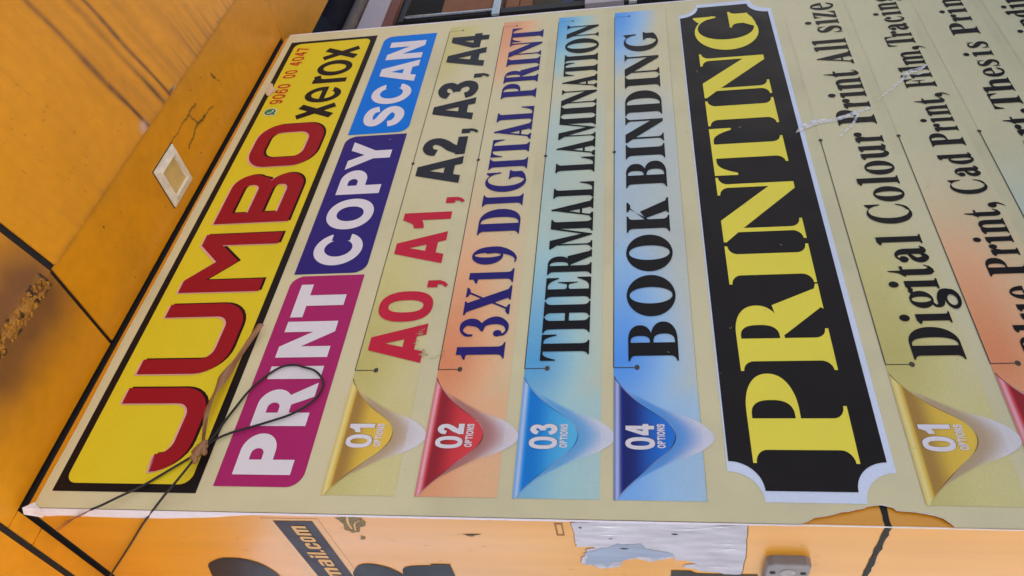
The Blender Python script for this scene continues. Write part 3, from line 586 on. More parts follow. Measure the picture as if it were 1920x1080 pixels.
def three(a, p):
    a = a[:, None]; lo = np.clip(a / .5, 0, 1); hi = np.clip((a - .5) / .5, 0, 1)
    return (CR[None] * (1 - lo) + p['pale'][None] * lo) * (1 - hi) + p['tint'][None] * hi
def option(zt, zb_, pal, letters, font, tz, tcol, num, right=True, x_end=1.866, cols2=None, nm='line_text', tcol2=None):
    p = {k: lb(v) for k, v in PAL[pal].items()}
    TW = .7196; p['pale'] = base(PALE_[pal])
    def pc(x, z, s, t):
        d = (zt - z) / (zt - zb_)                       # 0 top .. 1 bottom
        a = 1 - sm(.66, 1.34, x) ** .9; a *= .97 * (1 - sm(.10, 1.15, d) * .80)
        under = 1 - sm(.66, .76, x); a = np.maximum(a * (1 - .25 * under), under * .62 * (1 - .35 * d))
        if pal in ('sky', 'blu'): a = np.maximum(a, .34 * (1 - sm(1.35, 1.6, x)) * (1 - .5 * d))
        c = three(a, p)
        if right:
            e = sm(1.45, 1.866, x) * .95 * (1 - sm(.0, .95, d * (1.15 - .2 * sm(1.6, 1.866, x))) * .92); c = np.where(e[:, None] > .01, three(e, dict(p, tint=p['tail'])) * sm(.01, .3, e)[:, None] + c * (1 - sm(.01, .3, e)[:, None]), c)
        else:
            e = sm(.9, 1.30, x); c = c * (1 - e[:, None]) + CR[None] * e[:, None]
        return c
    def pf(s, t): return .506 + s * (x_end - .506), zt - t * (zt - zb_)
    pn = grid('option_panel', pf, 90, 22, ban, .0006, pc)
    if pal == 'blu' and right: flat('panel_edge', [('+', R_(.506, zb_ - .0004, x_end if right else 1.0, zb_ + .0003))], I_edge, pn, front(.0008))
    # page-curl tab with its pale drop shape
    def sf(s, t): x = .512 + s * (.704 - .512); d0 = bell(x); d1 = np.maximum(tip(x), d0 + .0002); return x, zt - (d0 + t * (d1 - d0))
    def sc(x, z, s, t):
        d = zt - z; wcol = base((214, 208, 214)) * .88 + p['shad'] * .12; q = sm(.02, 1, t) * sm(.062, .125, d)
        c = p['shad'][None] * (1 - q[:, None]) + wcol[None] * q[:, None]
        beyond = ((zb_ - z) > 0)[:, None]; c = np.where(beyond, c * .45 + wcol[None] * .55, c)
        rim = np.clip(sm(.50, 1.0, t) * (1 - sm(.085, .120, d)) + (1 - sm(.012, .045, d)), 0, 1)
        a = (1 - rim)[:, None]; return c * a + pc(x, z, s, t) * (1 - a)
    grid('tab_shade', sf, 130, 40, pn, .0009, sc)
    def tf(s, t): x = .5055 + s * (TW - .5055); return x, zt - t * np.maximum(bell(x), .0003)
    def tcf(x, z, s, t):
        d = zt - z; b = sm(.018, .085, d); c = p['body'][None] * (1 - b[:, None]) + p['end'][None] * b[:, None]
        dk = sm(.010, .0155, d) * (1 - sm(.020, .050, d)); c = c * (1 - .8 * dk[:, None]) + p['deep'][None] * .8 * dk[:, None]
        st = 1 - sm(.0085, .0145, d); c = c * (1 - st[:, None]) + p['body'][None] * 1.15 * st[:, None]
        hl = np.exp(-((d - .0055) / .0035) ** 2); c = c * (1 - .92 * hl[:, None]) + p['strip'][None] * .92 * hl[:, None]
        ed = 1 - sm(.0, .0025, d); c = c * (1 - .45 * ed[:, None]) + CR[None] * .45 * ed[:, None]
        return np.clip(c, 0, .85)
    tb = grid('tab', tf, 160, 60, pn, .0012, tcf)
    def ef(s, t): x = .509 + s * (.717 - .509); return x, zt - bell(x) + (t - .5) * .0016
    def ec(x, z, s, t):
        q = .55 * (.5 + .5 * np.sin(s * 23 + 1)); return p['deep'][None] * (1 - q[:, None]) * .7 + np.clip(p['strip'][None] * 1.05, 0, .85) * q[:, None]
    grid('tab_edge', ef, 160, 2, pn, .0014, ec)
    if num:
        sh = spread(num, SANS, .5855, .6290, .12)
        M_sh = ink('number shadow print', tuple(np.array(PAL[pal]['deep']) * .8))
        text('number_shadow', SANS, [(c, a + .0007, b + .0007) for c, a, b in sh], zt - .0205 - .0405, zt - .0175, M_sh, tb, front(.0016))
        text('number', SANS, sh, zt - .0205 - .0395, zt - .0180, I_w, tb, front(.0020))
        text('caption', SANS, spread('OPTIONS', SANS, .5880, .6290, .13), zt - .0755, zt - .0640, I_w, tb, front(.0020))
    # rule with dots
    xe = 1.8440 if right else 1.2900
    ops = [('+', R_(.7340, zt - .0006, xe, zt + .0008)), ('+', R_(.7338, zt - .034, .7352, zt)), ('+', arc(.7345, zt - .0370, .0048, .0040)), ('+', arc(1.2885, zt, .0042, .0038))]
    if right: ops += [('+', R_(1.8432, zt - .034, 1.8440, zt)), ('+', arc(1.8436, zt - .0360, .0030, .0026))]
    flat('rule', ops, I_line, pn, front(.0013))
    if letters:
        for q, (m, lo) in enumerate(letters): text(nm, font, lo, tz[0], tz[1], m, pn, front(.0017))
    return pn
I_crim = ink('crimson print', (190, 34, 58)); I_gry = ink('charcoal print', (44, 42, 48)); I_ind = ink('indigo print', (40, 28, 104)); I_bk2 = ink('dense black print', (17, 14, 19))
A_ = [('A', .7484, .8344), ('0', .8399, .9122), (',', .9206, .9379), ('A', .9817, 1.069), ('1', 1.0811, 1.1266), (',', 1.1528, 1.1704), ('A', 1.2148, 1.3045), ('2', 1.3114, 1.375), (',', 1.3871, 1.4035), ('A', 1.4388, 1.526), ('3', 1.5275, 1.5999), (',', 1.6111, 1.6281), ('A', 1.6614, 1.7497), ('4', 1.7517, 1.821)]
T2 = [('1', .7539, .7896), ('3', .8024, .8471), ('X', .8519, .9196), ('1', .9265, .9623), ('9', .9741, 1.0212), ('D', 1.0539, 1.127), ('I', 1.136, 1.1707), ('G', 1.1789, 1.2478), ('I', 1.2515, 1.2878), ('T', 1.2932, 1.3548), ('A', 1.3516, 1.4189), ('L', 1.4197, 1.4747), ('P', 1.509, 1.5711), ('R', 1.5743, 1.6450), ('I', 1.6485, 1.685), ('N', 1.690, 1.7623), ('T', 1.7610, 1.8287)]
T3 = [('T', .7494, .8041), ('H', .8079, .8779), ('E', .882, .9355), ('R', .9425, 1.004), ('M', 1.0076, 1.0887), ('A', 1.0880, 1.1480), ('L', 1.1497, 1.1983), ('L', 1.2287, 1.2783), ('A', 1.2811, 1.3410), ('M', 1.3413, 1.4231), ('I', 1.4255, 1.464), ('N', 1.4661, 1.5298), ('A', 1.5319, 1.5884), ('T', 1.5865, 1.6434), ('I', 1.6468, 1.6796), ('O', 1.6845, 1.7525), ('N', 1.7577, 1.8219)]
T4 = [('B', .7465, .8277), ('O', .8398, .9346), ('O', .9439, 1.0368), ('K', 1.0439, 1.1389), ('B', 1.1712, 1.2524), ('I', 1.2615, 1.3089), ('N', 1.3157, 1.4064), ('D', 1.4121, 1.5054), ('I', 1.517, 1.5641), ('N', 1.5672, 1.6593), ('G', 1.6719, 1.7589)]
L1 = [('D', .7426, .8056), ('i', .8123, .8366), ('g', .8417, .8870), ('i', .884, .9078), ('t', .9113, .9394), ('a', .9445, .9839), ('l', .9881, 1.012), ('C', 1.0405, 1.0929), ('o', 1.0987, 1.1404), ('l', 1.1452, 1.1699), ('o', 1.174, 1.2153), ('u', 1.2191, 1.2665), ('r', 1.2712, 1.3057), ('P', 1.331, 1.3829), ('r', 1.3875, 1.4222), ('i', 1.4253, 1.4485), ('n', 1.453, 1.4991), ('t', 1.5022, 1.5288), ('A', 1.553, 1.6080), ('l', 1.6096, 1.633), ('l', 1.637, 1.6601), ('s', 1.6879, 1.718), ('i', 1.7250, 1.7475), ('z', 1.7540, 1.785), ('e', 1.7926, 1.8265)]
L2 = [('B', .7504, .7868), ('l', .7915, .8095), ('u', .8142, .8520), ('e', .8577, .8863), ('P', .9078, .9494), ('r', .9534, .9811), ('i', .9829, 1.0023), ('n', 1.0056, 1.0437), ('t', 1.0463, 1.0682), (',', 1.071, 1.0852), ('C', 1.1086, 1.1493), ('a', 1.1566, 1.1871), ('d', 1.1921, 1.2262), ('P', 1.2473, 1.2888), ('r', 1.2928, 1.3194), ('i', 1.3225, 1.3405), ('n', 1.3447, 1.3816), ('t', 1.3841, 1.4081), (',', 1.4084, 1.4229), ('F', 1.4454, 1.4770), ('i', 1.4790, 1.4990), ('l', 1.5050, 1.5270), ('m', 1.5300, 1.5857), (',', 1.5892, 1.6039), ('T', 1.6079, 1.6488), ('r', 1.6453, 1.6720), ('a', 1.6750, 1.7057), ('c', 1.7105, 1.7364), ('i', 1.7410, 1.7607), ('n', 1.7660, 1.8030), ('g', 1.8069, 1.8434)]
L3 = [('o', 1.226, 1.2605), ('r', 1.2655, 1.3013), ('t', 1.3018, 1.3292), ('.', 1.3355, 1.3512), ('T', 1.3546, 1.4078), ('h', 1.4107, 1.4608), ('e', 1.4656, 1.4997), ('s', 1.505, 1.5306), ('i', 1.5437, 1.5657), ('s', 1.5766, 1.6028), ('P', 1.6333, 1.6852), ('r', 1.6898, 1.7237), ('i', 1.7268, 1.7495), ('n', 1.7560, 1.7990), ('t', 1.8042, 1.8258)]
L4 = [('i', 1.6190, 1.6410), ('n', 1.6450, 1.6830), ('d', 1.6860, 1.7230), ('i', 1.7265, 1.7485), ('n', 1.7520, 1.7900), ('g', 1.7940, 1.8300)]
option(.4815, .3670, 'yel', [(I_crim, A_[:6]), (I_gry, A_[6:])], SANS, (.3697, .4685), None, '01', nm='paper_sizes')
option(.3363, .2130, 'red', [(I_ind, T2)], SERIF, (.2278, .3105), None, '02')
option(.1908, .0660, 'sky', [(I_bk2, T3)], SERIF, (.0868, .1670), None, '03')
option(.0468, -.0815, 'blu', [(I_bk2, T4)], SERIF, (-.0563, .0232), None, '04')
option(-.3612, -.4845, 'yel', [(I_bk2, L1)], SERIF, (-.4765, -.4037), None, '01', right=False)
option(-.5064, -.6300, 'red', [(I_bk2, L2)], SERIF, (-.6177, -.5585), None, '02', right=False)
option(-.6522, -.7755, 'sky', [(I_bk2, L3)], SERIF, (-.7555, -.7000), None, '03', right=False)
option(-.7980, -.9205, 'blu', [(I_bk2, L4)], SERIF, (-.8850, -.8300), None, '04', right=False)

# --- title plate
def plate(x0, x1, z0, z1, rx, rz):
    o = []
    for cx_, cz_, a in ((x0, z0, 90), (x1, z0, 180), (x1, z1, 270), (x0, z1, 360)):
        o += arc(cx_, cz_, rx, rz, a, a - 90, 16)
    return o
I_plw = ink('pale blue white print', (206, 212, 232)); I_ttl = ink('plate black print', (18, 14, 19)); I_ty = ink('title yellow print', (236, 212, 74))
pl = flat('title_plate', [('+', plate(.5065, 1.8718, -.3352, -.1125, .046, .046))], I_plw, ban, front(.0006))
flat('plate_field', [('+', plate(.5230, 1.8550, -.3262, -.1150, .0455, .0455))], I_ttl, pl, front(.0011))
text('title_word', SERIF, [('P', .5656, .7196), ('R', .7251, .9030), ('I', .9064, .9987), ('N', 1.0091, 1.1886), ('T', 1.1945, 1.3462), ('I', 1.3561, 1.4462), ('N', 1.4584, 1.6368), ('G', 1.6478, 1.8212)], -.2913, -.1490, I_ty, pl, front(.0016))

# --- scuffs on the print
M_scr = smear('white scratch', base((230, 226, 232)), .30, .85)
M_scu = mat('grey scuff', base((172, 160, 128)), rough=0.7, mott=0.3, mscale=300)
def scr(name, pts, m, off=.0024, wob=.0):
    P = [onY(x, y)[[0, 2]] for x, y, w_ in pts]; W_ = [w_ * .0011 for *_, w_ in pts]
    return ('+', stroke(P, W_, 6))
flat('scratch', [scr('', [(1492, 251, 2), (1505, 241, 12), (1525, 232, 16), (1548, 226, 7)], M_scr), scr('', [(1528, 233, 3), (1555, 228, 9), (1580, 222, 10), (1605, 213, 9), (1625, 206, 6), (1640, 200, 1)], M_scr),
                 scr('', [(1574, 259, 1), (1585, 248, 4), (1598, 235, 5), (1607, 218, 4), (1610, 210, 1)], M_scr), scr('', [(1638, 194, .5), (1655, 181, 2.5), (1672, 168, 6), (1690, 153, 5), (1700, 146, 2)], M_scr),
                 scr('', [(1690, 152, 2), (1702, 138, 10), (1718, 133, 12), (1730, 128, 6), (1740, 121, 1)], M_scr), scr('', [(1708, 142, 1), (1722, 141, 3), (1736, 136, 1)], M_scr)], M_scr, ban, front(.0026))
ops = []
for k in range(26):
    a = rng.uniform(0, 1); x = 806 + 26 * math.cos(a * 3.4 + 2.2) + rng.randn() * 3; y = 640 - 34 * math.sin(a * 3.4 + 2.2) * .9 + rng.randn() * 4
    ops.append(scr('', [(x, y, .3), (x + rng.uniform(2, 6), y + rng.uniform(-3, 3), rng.uniform(.6, 1.6)), (x + 8, y + rng.uniform(-4, 4), .3)], M_scu))
for k in range(40):
    x, y = rng.uniform(700, 1880), rng.uniform(80, 930); ops.append(scr('', [(x, y, .3), (x + rng.uniform(1, 4), y + rng.uniform(-2, 2), rng.uniform(.4, 1.2)), (x + rng.uniform(3, 7), y + rng.uniform(-3, 3), .3)], M_scu))
o = flat('scuff_marks', ops, M_scu, ban, front(.0028)); tag(o, kind='stuff')

# ------------------------------------------------------------------ things on the side wall
M_tape = mat('clear tape', base((204, 146, 66)), rough=0.25, spec=0.5, mott=0.05)
def su(Y): return -Y
st = empty('address_sticker', (WX, 1.15, H + .527), 'black sticker strip lettered in orange under clear tape on the orange side wall', 'sticker')
flat('tape', [('+', [(su(1.46), .482), (su(1.0165), .484), (su(1.0175), .577), (su(1.46), .577)])], M_tape, st, side(.0004))
I_stk = ink('sticker black', (42, 28, 34)); I_let = ink('sticker lettering', (206, 156, 88))
sb = flat('strip', [('+', [(su(1.45), .494), (su(1.0233), .495), (su(1.0249), .5582), (su(1.45), .559)])], I_stk, st, side(.0009))
text('lettering', COND, [('g', -1.278, -1.247), ('m', -1.240, -1.196), ('a', -1.190, -1.163), ('i', -1.157, -1.148), ('l', -1.1435, -1.1355), ('.', -1.133, -1.126), ('c', -1.122, -1.100), ('o', -1.096, -1.077), ('m', -1.072, -1.040)], .5118, .5435, I_let, sb, side(.0014))
I_vin = ink('black vinyl', (30, 25, 30), rough=0.45)
def vinyl(name, pts, label, ext=1.30, sm_=True):
    P = [(-y, z) for y, z in pts]
    o = flat(name, [('+', P)], I_vin, None, side(.0009)); return tag(o, label, 'lettering', 'black vinyl letters on the side wall')
b1 = [(1.330, .770), (1.270, .766), (1.2267, .7559), (1.2003, .7464), (1.1833, .7273), (1.1727, .7087), (1.1705, .690), (1.1729, .6706), (1.1866, .6493), (1.2137, .6357), (1.2436, .6308), (1.330, .626)]
vinyl('vinyl_letter', [tuple(p) for p in catmull(b1, 5)], 'rounded black vinyl letter end above the sticker strip on the side wall')
b2 = [(1.330, .500), (1.2304, .4927), (1.2045, .4834), (1.1851, .471), (1.1767, .4556), (1.1794, .4359), (1.1929, .4165), (1.2164, .4021)]; b2b = [(1.2164, .4015), (1.1976, .3986), (1.1847, .3889), (1.1780, .370), (1.1754, .3465)]
vinyl('vinyl_letter', [tuple(p) for p in catmull(b2, 5)] + [tuple(p) for p in catmull(b2b, 4)] + [(1.1693, .3439), (1.168, .3127), (1.2163, .3133), (1.330, .3140)], 'double-lobed black vinyl letter below the sticker strip on the side wall')
vinyl('vinyl_letter', [(1.1641, -.0326), (1.1629, -.0618), (1.1723, -.071), (1.1712, -.110), (1.1696, -.160), (1.25, -.161), (1.25, -.0329)], 'straight-edged black vinyl letter under the bare peeled patch')
# bare patch where the coating has peeled
def ragged(P, amp, n=7):
    o = []
    for i in range(len(P)):
        a, b = np.array(P[i]), np.array(P[(i + 1) % len(P)])
        for k in range(n): t = k / n; o.append(tuple(a + (b - a) * t + (rng.randn(2) * amp * (k > 0))))
    return o
M_bare = mat('bare primed metal', base((204, 199, 208)), rough=0.6, mott=0.24, mscale=70, stretch=(1, 1, .3), grime=0.4)
M_prim = mat('blue grey primer', base((150, 162, 184)), rough=0.55, mott=0.25, mscale=40, stretch=(1, 1, .15), grime=0.15)
M_torn = mat('torn coating edge', base((150, 108, 66)), rough=0.8, mott=0.4, mscale=200)
pp = [(1.0098, .1061), (1.007, .0985), (1.0045, -.0074), (1.0043, -.0674), (1.0050, -.1321), (1.0228, -.1326), (1.1084, -.1372), (1.154, -.1365), (1.168, -.1354), (1.1659, -.0927), (1.154, -.0682), (1.15, -.0483), (1.1372, -.072), (1.1263, -.037), (1.1157, -.0358), (1.1272, -.0109), (1.1258, .0287), (1.1403, .0403), (1.1617, .0639), (1.1628, .0777), (1.1518, .0816), (1.1531, .0978), (1.1256, .1003), (1.1143, .0938), (1.1093, .099), (1.0908, .0745), (1.0875, .104), (1.0758, .1052), (1.0481, .104)]
def fract(P, amp, depth=4):
    P = [(np.array(p, float), a) for p, a in zip(P, amp)]
    for k in range(depth):
        Q = []
        for i in range(len(P)):
            (a, wa), (b, wb) = P[i], P[(i + 1) % len(P)]; L = np.linalg.norm(b - a); Q += [(a, wa), ((a + b) / 2 + rng.randn(2) * L * .13 * wa, wa)]
        P = Q
    return [tuple(p) for p, a in P]
PR = fract([(-y, z) for y, z in pp], [.15 if i < 8 or i > 26 else 1.2 for i in range(len(pp))])
cpt = np.mean(PR, 0); flat('peeled_rim', [('+', [tuple(cpt + (np.array(p) - cpt) * 1.012) for p in PR])], M_torn, wall, side(.0004))
pt = flat('peeled_patch', [('+', PR)], M_bare, wall, side(.0008))
bp_ = [(1.0695, .0452), (1.0698, .01), (1.0957, -.0217), (1.1153, -.0380), (1.1240, -.0109), (1.1230, .0287), (1.1380, .0403), (1.1590, .0639), (1.1500, .0960), (1.1153, .0920), (1.0938, .0735), (1.088, .058), (1.080, .05)]
flat('primer_area', [('+', fract([(-y, z) for y, z in bp_], [1.0] * len(bp_)))], M_prim, pt, side(.0012))
M_stk = smear('white smear', base((232, 230, 238)), .15, .95, 120, (1, 1, .15))
sx = []
for (y, z0, z1, wd) in ((1.016, .085, .0, .006), (1.020, -.02, -.10, .005), (1.043, .075, .02, .004), (1.066, -.085, -.125, .007), (1.082, -.10, -.128, .006), (1.013, -.06, -.11, .004), (1.145, -.085, -.115, .003)):
    sx.append(('+', stroke([(-y, z0), (-y - .002, (z0 * 2 + z1) / 3), (-y + .001, (z0 + z1 * 2) / 3), (-y, z1)], [.0006, wd, wd * .8, .0006])))
flat('white_smears', sx, M_stk, pt, side(.0013))
sx = []
for (y, z, l, wd) in ((1.036, -.0365, .010, .0035), (1.056, .0530, .006, .002), (1.088, .035, .014, .004), (1.022, .094, .004, .004)): sx.append(('+', stroke([(-y, z + l / 2), (-y - .001, z), (-y, z - l / 2)], [.0004, wd, .0004])))
flat('dents', sx, M_seal, pt, side(.0015))
# glue remnants and scuffs on the side panel
M_glue = mat('dry glue remnant', base((126, 110, 78)), rough=0.8, mott=0.4, mscale=250)
ops = [('+', ragged([(-1.0101, .4552), (-1.0081, .430), (-1.0081, .4128), (-1.035, .414), (-1.040, .424), (-1.056, .430), (-1.060, .440), (-1.050, .452), (-1.030, .448)], .0012, 4)), ('-', stroke([(-1.008, .435), (-1.03, .44), (-1.05, .44)], .004)), ('-', stroke([(-1.02, .418), (-1.03, .43), (-1.055, .436)], .003)),
       ('+', ragged([(-1.070, .432), (-1.076, .426), (-1.084, .430), (-1.083, .437)], .001, 4))]
flat('glue_remnant', ops, M_glue, wall, side(.0006))
ops = [('+', rrect(-1.052, .1185, -1.012, .130, .001)), ('-', rrect(-1.049, .1205, -1.016, .1275, .001))]
flat('tape_scrap', ops, M_torn, wall, side(.0006))
ops = []
for (y, z) in ((1.055, .255), (1.056, .262), (1.0545, .249), (1.06, .258)): ops.append(('+', stroke([(-y, z + .009), (-y - .001, z), (-y + .001, z - .007)], [.0004, .0026, .0004])))
for k in range(30):
    y, z, q = rng.uniform(1.01, 1.2), rng.uniform(-.5, .9), rng.uniform(-.003, .003); ops.append(('+', stroke([(-y, z), (-y + q / 2, z - .003), (-y + q, z - rng.uniform(.005, .012))], [.0002, rng.uniform(.0003, .0007), .0002])))
o = flat('dark_scuffs', ops, M_seal, wall, side(.0007)); tag(o, kind='stuff')
# grey plastic cover box
M_pl = mat('grey plastic', base((130, 124, 124)), rough=0.55, mott=0.08, mscale=60)
gb = empty('cover_box', (WX, 1.135, H - .195), 'small grey plastic cover box with two screws on the orange side wall', 'cover box')
y0, y1, z0, z1, ch = 1.0985, 1.190, -.2255, -.1660, .0075
def oct_(i): return [(y0 + ch + i, z0 + i), (y1 - ch - i, z0 + i), (y1 - i, z0 + ch + i), (y1 - i, z1 - ch - i), (y1 - ch - i, z1 - i), (y0 + ch + i, z1 - i), (y0 + i, z1 - ch - i), (y0 + i, z0 + ch + i)]
V = [(WX, a, b + H) for a, b in oct_(0)] + [(WX - .0125, a, b + H) for a, b in oct_(0)] + [(WX - .0140, a, b + H) for a, b in oct_(.0015)]
Fc = [(i, (i + 1) % 8, (i + 1) % 8 + 8, i + 8) for i in range(8)] + [(i + 8, (i + 1) % 8 + 8, (i + 1) % 8 + 16, i + 16) for i in range(8)] + [tuple(range(16, 24))]
mesh('cover', V, Fc, M_pl, gb)
for z in (-.1745, -.2165): mesh('screw', *tube_vf([(WX - .0138, 1.1265, z + H), (WX - .0148, 1.1265, z + H)], .0042, 14), M_seal, gb)
M_badge = mat('faded round badge', base((166, 156, 152)), rough=0.7, mott=0.3, mscale=200)
flat('badge', [('+', arc(-1.1262, -.1955, .0115, .0105))], M_badge, gb, lambda p: [(WX - .0146, -u, z + H) for u, z in p])

# ------------------------------------------------------------------ wire and tape hanging over the banner
M_wire = mat('black cable', (0.014, 0.013, 0.014), rough=0.45, spec=0.4, mott=0.2)
M_cu = mat('frayed copper strands', base((140, 96, 82)), rough=0.5, metal=0.3)
wr = empty('black_cable', tuple(onY(375, 848, .985) + np.array([0, 0, H])), 'thin black cable knotted and looped across the banner header', 'cable')
def path(pts, n=7): return catmull([onY(x, y, Yd) + np.array([0, 0, H]) + np.array([1, 0, 1]) * rng.randn(3) * .0009 for x, y, Yd in pts], n)
z1c = lambda x, y: (400 + x / 4.5, 680 + y / 4.5)
loop = [(372, 850, .9955)] + [(*z1c(x, y), Y) for x, y, Y in ((0, 662, .995), (150, 595, .9945), (330, 540, .9945), (480, 495, .9945), (650, 440, .9945), (790, 365, .9945), (880, 285, .995), (925, 200, .9955), (918, 130, .9955), (850, 72, .9955), (760, 35, .9955), (680, 22, .9955), (570, 42, .9950), (430, 120, .995), (300, 240, .9945), (200, 365, .9945), (100, 480, .9945), (0, 632, .9945))] + [(372, 848, .995)]
mesh('loop', *tube_vf(path(loop), .0019, 8), M_wire, wr)
tail = [(374, 848, .987), (355, 858, .994), (320, 880, .9945), (270, 910, .994), (220, 934, .986), (190, 948, .983), (170, 956, .979)]
mesh('tail', *tube_vf(path(tail), .0019, 8), M_wire, wr)
drop = [onY(374, 850, .987), onY(360, 866, .985), onY(340, 891, .983), onY(305, 933, .981)] + [onX(x, y, X) for x, y, X in ((277, 970, .4715), (262, 992, .468), (240, 1028, .466), (205, 1082, .464), (190, 1105, .463))]
mesh('hanging_end', *tube_vf(catmull([p + np.array([0, 0, H]) for p in drop], 7), .0019, 8), M_wire, wr)
fr = []
for (p, q, e) in (((170, 956), (145, 968), (118, 984)), ((169, 956), (140, 972), (106, 997)), ((170, 957), (150, 966), (104, 993)), ((168, 957), (150, 968), (121, 978))):
    fr.append(tube_vf(catmull([onY(*p, .979) + np.array([0, 0, H]), onX(*q, .469) + np.array([0, 0, H]), onX(*e, .470) + np.array([0, 0, H])], 6), .0006, 5))
mesh('frayed_strands', *join(fr), M_cu, wr)
M_rib = mat('brown packing tape', base((138, 96, 62)), rough=0.3, spec=0.5, mott=0.12, mscale=40)
rb = empty('brown_tape', tuple(onY(375, 845, .985) + np.array([0, 0, H])), 'twisted strip of brown packing tape tied to the black cable', 'tape')
zz4 = lambda x, y: (200 + x / 4.5, 600 + y / 4.5)
Lft = [(481, 608)] + [zz4(*p) for p in ((1075, 320), (1000, 400), (940, 470), (920, 540), (895, 620), (850, 700), (818, 770), (806, 880), (797, 1000), (792, 1060))]
Rgt = [(497, 609)] + [zz4(*p) for p in ((1150, 300), (1085, 420), (1020, 520), (960, 585), (920, 640), (885, 735), (865, 820), (850, 900), (832, 1010), (826, 1070))]
Lp = catmull([onY(x, y, .983 - .006 * math.sin(i * .9)) for i, (x, y) in enumerate(Lft)], 5); Rp = catmull([onY(x, y, .983 + .006 * math.sin(i * .9)) for i, (x, y) in enumerate(Rgt)], 5)
V = []; K = 5
for a, b in zip(Lp, Rp):
    for k in range(K): t = k / (K - 1); p = a + (b - a) * (.10 + .80 * t); V.append((p[0], p[1] - .0035 * math.sin(math.pi * t), p[2] + H))
n = len(Lp); mesh('strip', V, [(i * K + k, i * K + k + 1, (i + 1) * K + k + 1, (i + 1) * K + k) for i in range(n - 1) for k in range(K - 1)], M_rib, rb, smooth=True)
kn = []
for (pts, r) in (([(386, 826), (379, 838), (371, 848), (364, 858)], [.004, .007, .0075, .004]), ([(360, 848), (368, 846), (378, 842), (390, 835)], [.003, .007, .007, .002]), ([(362, 856), (366, 862), (364, 869)], [.006, .005, .002]), ([(372, 836), (381, 845), (384, 852)], [.004, .006, .003])):
    c = catmull([np.append(onY(x, y, .981) + np.array([0, 0, H]), q) for (x, y), q in zip(pts, r)], 6); kn.append(tube_vf(c[:, :3], list(c[:, 3]), 9))
mesh('knot', *join(kn), M_rib, rb, smooth=True)

# ------------------------------------------------------------------ what shows of the shop past the banner
YI = 1.5
def cyl_x(name, x0, x1, y, z, r, m, parent=None, n=20, wob=0):
    return mesh(name, *tube_vf([(x, y + wob * math.sin(x * 9), z + H + wob * math.cos(x * 7)) for x in np.linspace(x0, x1, 14)], r, n), m, parent, smooth=True)
M_navy = mat('navy tarpaulin', base((16, 14, 32)), rough=0.75, spec=.12, mott=0.4, mscale=30, bump=0.6, bscale=25)
tag(cyl_x('rolled_tarpaulin', 2.3, 4.2, YI + .04, 1.275, .078, M_navy, wob=.004), 'dark navy rolled tarpaulin above the shop opening', 'tarpaulin')
M_pipe = mat('grubby grey pipe', base((88, 74, 70)), rough=0.5, mott=0.35, mscale=18)
tag(cyl_x('pipe', 2.3, 4.2, YI, 1.168, .028, M_pipe), 'grubby grey-brown pipe between the tarpaulin and the white board', 'pipe')
M_lint = mat('off white board', base((172, 160, 166)), rough=0.5, mott=0.08)
tag(box('lintel_board', 2.3, 4.2, YI, YI + .02, 1.0305, 1.137, M_lint), 'off-white horizontal board across the shop opening', 'board')
M_wood = mat('red brown wood', base((118, 64, 44)), rough=0.55, mott=0.25, mscale=14, stretch=(.2, 1, 1))
tag(box('wooden_rail', 2.3, 4.2, YI - .004, YI + .02, .984, 1.0285, M_wood), 'red-brown wooden rail under the off-white board', 'rail')
M_blackp = mat('black plastic', (0.005, 0.005, 0.007), rough=0.6, spec=.15, mott=0.3)
fl = [onY(x, y, 1.30)[[0, 2]] for x, y in ((583, 64), (590, 45), (597, 33), (604, 31), (611, 33), (617, 42), (621, 50), (622, 62), (622, 72), (583, 78))]
v, f = triangulate([('+', [tuple(p) for p in fl])]); nv = len(v)
o = mesh('black_flap', [(x, 1.30, z + H) for x, z in v] + [(x, 1.325, z + H) for x, z in v], [tuple(t) for t in f] + [tuple(int(i) + nv for i in t[::-1]) for t in f] , M_blackp)
tag(o, 'black plastic flap hanging behind the orange soffit edge', 'flap')
M_chr = mat('chromed steel tube', (0.55, 0.54, 0.54), rough=0.28, metal=0.9, mott=0.2)
rk = empty('metal_rack', (3.0, 1.6, 0), 'chromed steel tube rack holding cartons inside the shop', 'rack')
M_rubber = mat('dark painted tube', (0.022, 0.020, 0.020), rough=0.45, spec=.25, mott=0.2)
def bar(name, x0, x1, y0, y1, z0, z1, m=M_chr): return box(name, x0, x1, y0, y1, z0, z1, m, rk)
bar('post', 2.885, 2.925, YI, YI + .03, -H + .005, .955, M_rubber); bar('post', 3.62, 3.66, YI, YI + .03, -H + .005, .955, M_rubber)
bar('post', 2.885, 2.925, YI + .42, YI + .45, -H + .005, .955, M_rubber); bar('post', 3.62, 3.66, YI + .42, YI + .45, -H + .005, .955, M_rubber)
for z in (.548, .0): bar('shelf_rail', 2.86, 3.68, YI - .012, YI - .0005, z - .016, z + .016); bar('shelf_board', 2.93, 3.61, YI + .002, YI + .44, z - .006, z + .010, M_lint)
bar('top_rail', 2.86, 3.68, YI - .012, YI - .0005, .935, .955, M_rubber)
mesh('post_highlight_edge', *tube_vf([(2.905, YI - .004, .95 + H), (2.905, YI - .004, .56 + H)], .0075, 8), M_chr, rk)  # thin bright tube added as the highlight along the dark post
M_card = mat('brown cardboard', base((128, 84, 58)), rough=0.8, mott=0.15, mscale=20)
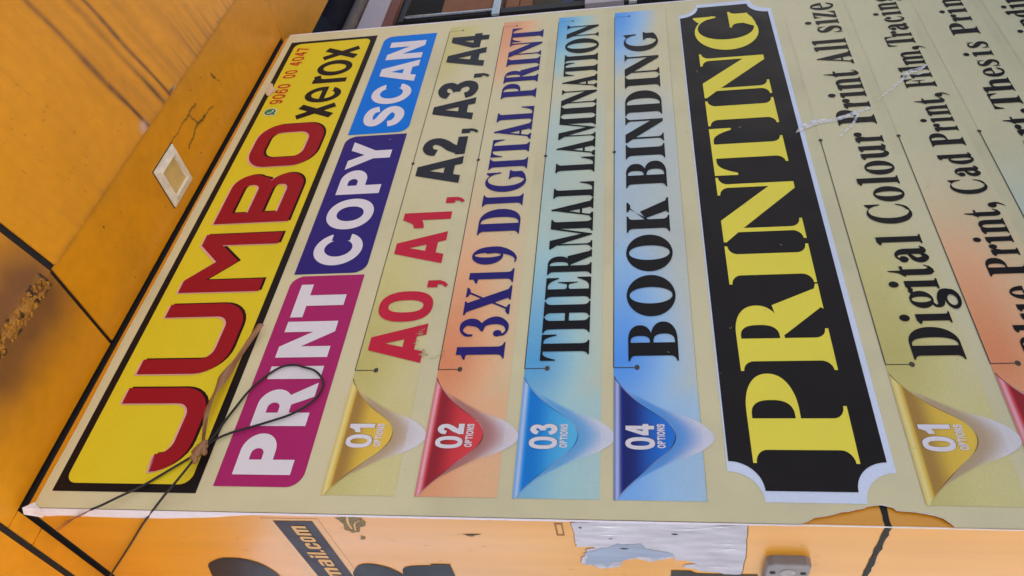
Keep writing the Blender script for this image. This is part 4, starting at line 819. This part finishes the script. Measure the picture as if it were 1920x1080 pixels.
def carton(x0, x1, y0, y1, z0, z1, label):
    e = empty('carton', ((x0 + x1) / 2, (y0 + y1) / 2, z0 + H), label, 'carton', 'cartons in the shop')
    box('box_body', x0, x1, y0, y1, z0, z1, M_card, e)
    box('flap_seam', x0 + .004, x1 - .004, (y0 + y1) / 2 - .006, (y0 + y1) / 2 + .006, z1 + .0002, z1 + .001, M_torn, e)
    box('tape_band', (x0 + x1) / 2 - .02, (x0 + x1) / 2 + .02, y0 - .0012, y0 - .0004, z0 + .01, z1 - .003, M_tape, e)
carton(2.955, 3.40, YI + .02, YI + .36, .5605, .795, 'brown carton standing on the upper shelf of the metal rack')
carton(2.95, 3.28, YI + .02, YI + .36, .4655, .522, 'flat brown carton tucked under the upper shelf rail')
carton(2.95, 3.30, YI + .03, YI + .37, .4105, .4645, 'flat brown carton lying below the one under the shelf rail')
tag(box('folded_stack', 2.94, 3.4, YI + .04, YI + .38, .29, .4095, mat('olive bundle', base((70, 60, 42)), rough=.8, mott=.4, mscale=30), ch=.02), 'dark olive bundle under the flat cartons', 'bundle')
tag(box('blue_pack', 2.94, 3.4, YI + .04, YI + .38, .24, .289, mat('blue pack', base((38, 52, 96)), rough=.6, mott=.4, mscale=30), ch=.01), 'dark blue pack between the olive bundle and grey panel', 'pack')
tag(box('dark_crate', 2.94, 3.4, YI + .04, YI + .38, .0105, .239, M_blackp, ch=.01), 'black crate on the lower shelf of the rack', 'crate')
tag(box('grey_panel', 2.80, 3.5, YI - .05, YI - .03, .034, .183, M_lint), 'pale grey panel leaning against the rack front', 'panel')
M_room = mat('dim shop wall', (0.008, 0.007, 0.008), rough=0.9)  # near-black colour stands in for the shade inside the shop
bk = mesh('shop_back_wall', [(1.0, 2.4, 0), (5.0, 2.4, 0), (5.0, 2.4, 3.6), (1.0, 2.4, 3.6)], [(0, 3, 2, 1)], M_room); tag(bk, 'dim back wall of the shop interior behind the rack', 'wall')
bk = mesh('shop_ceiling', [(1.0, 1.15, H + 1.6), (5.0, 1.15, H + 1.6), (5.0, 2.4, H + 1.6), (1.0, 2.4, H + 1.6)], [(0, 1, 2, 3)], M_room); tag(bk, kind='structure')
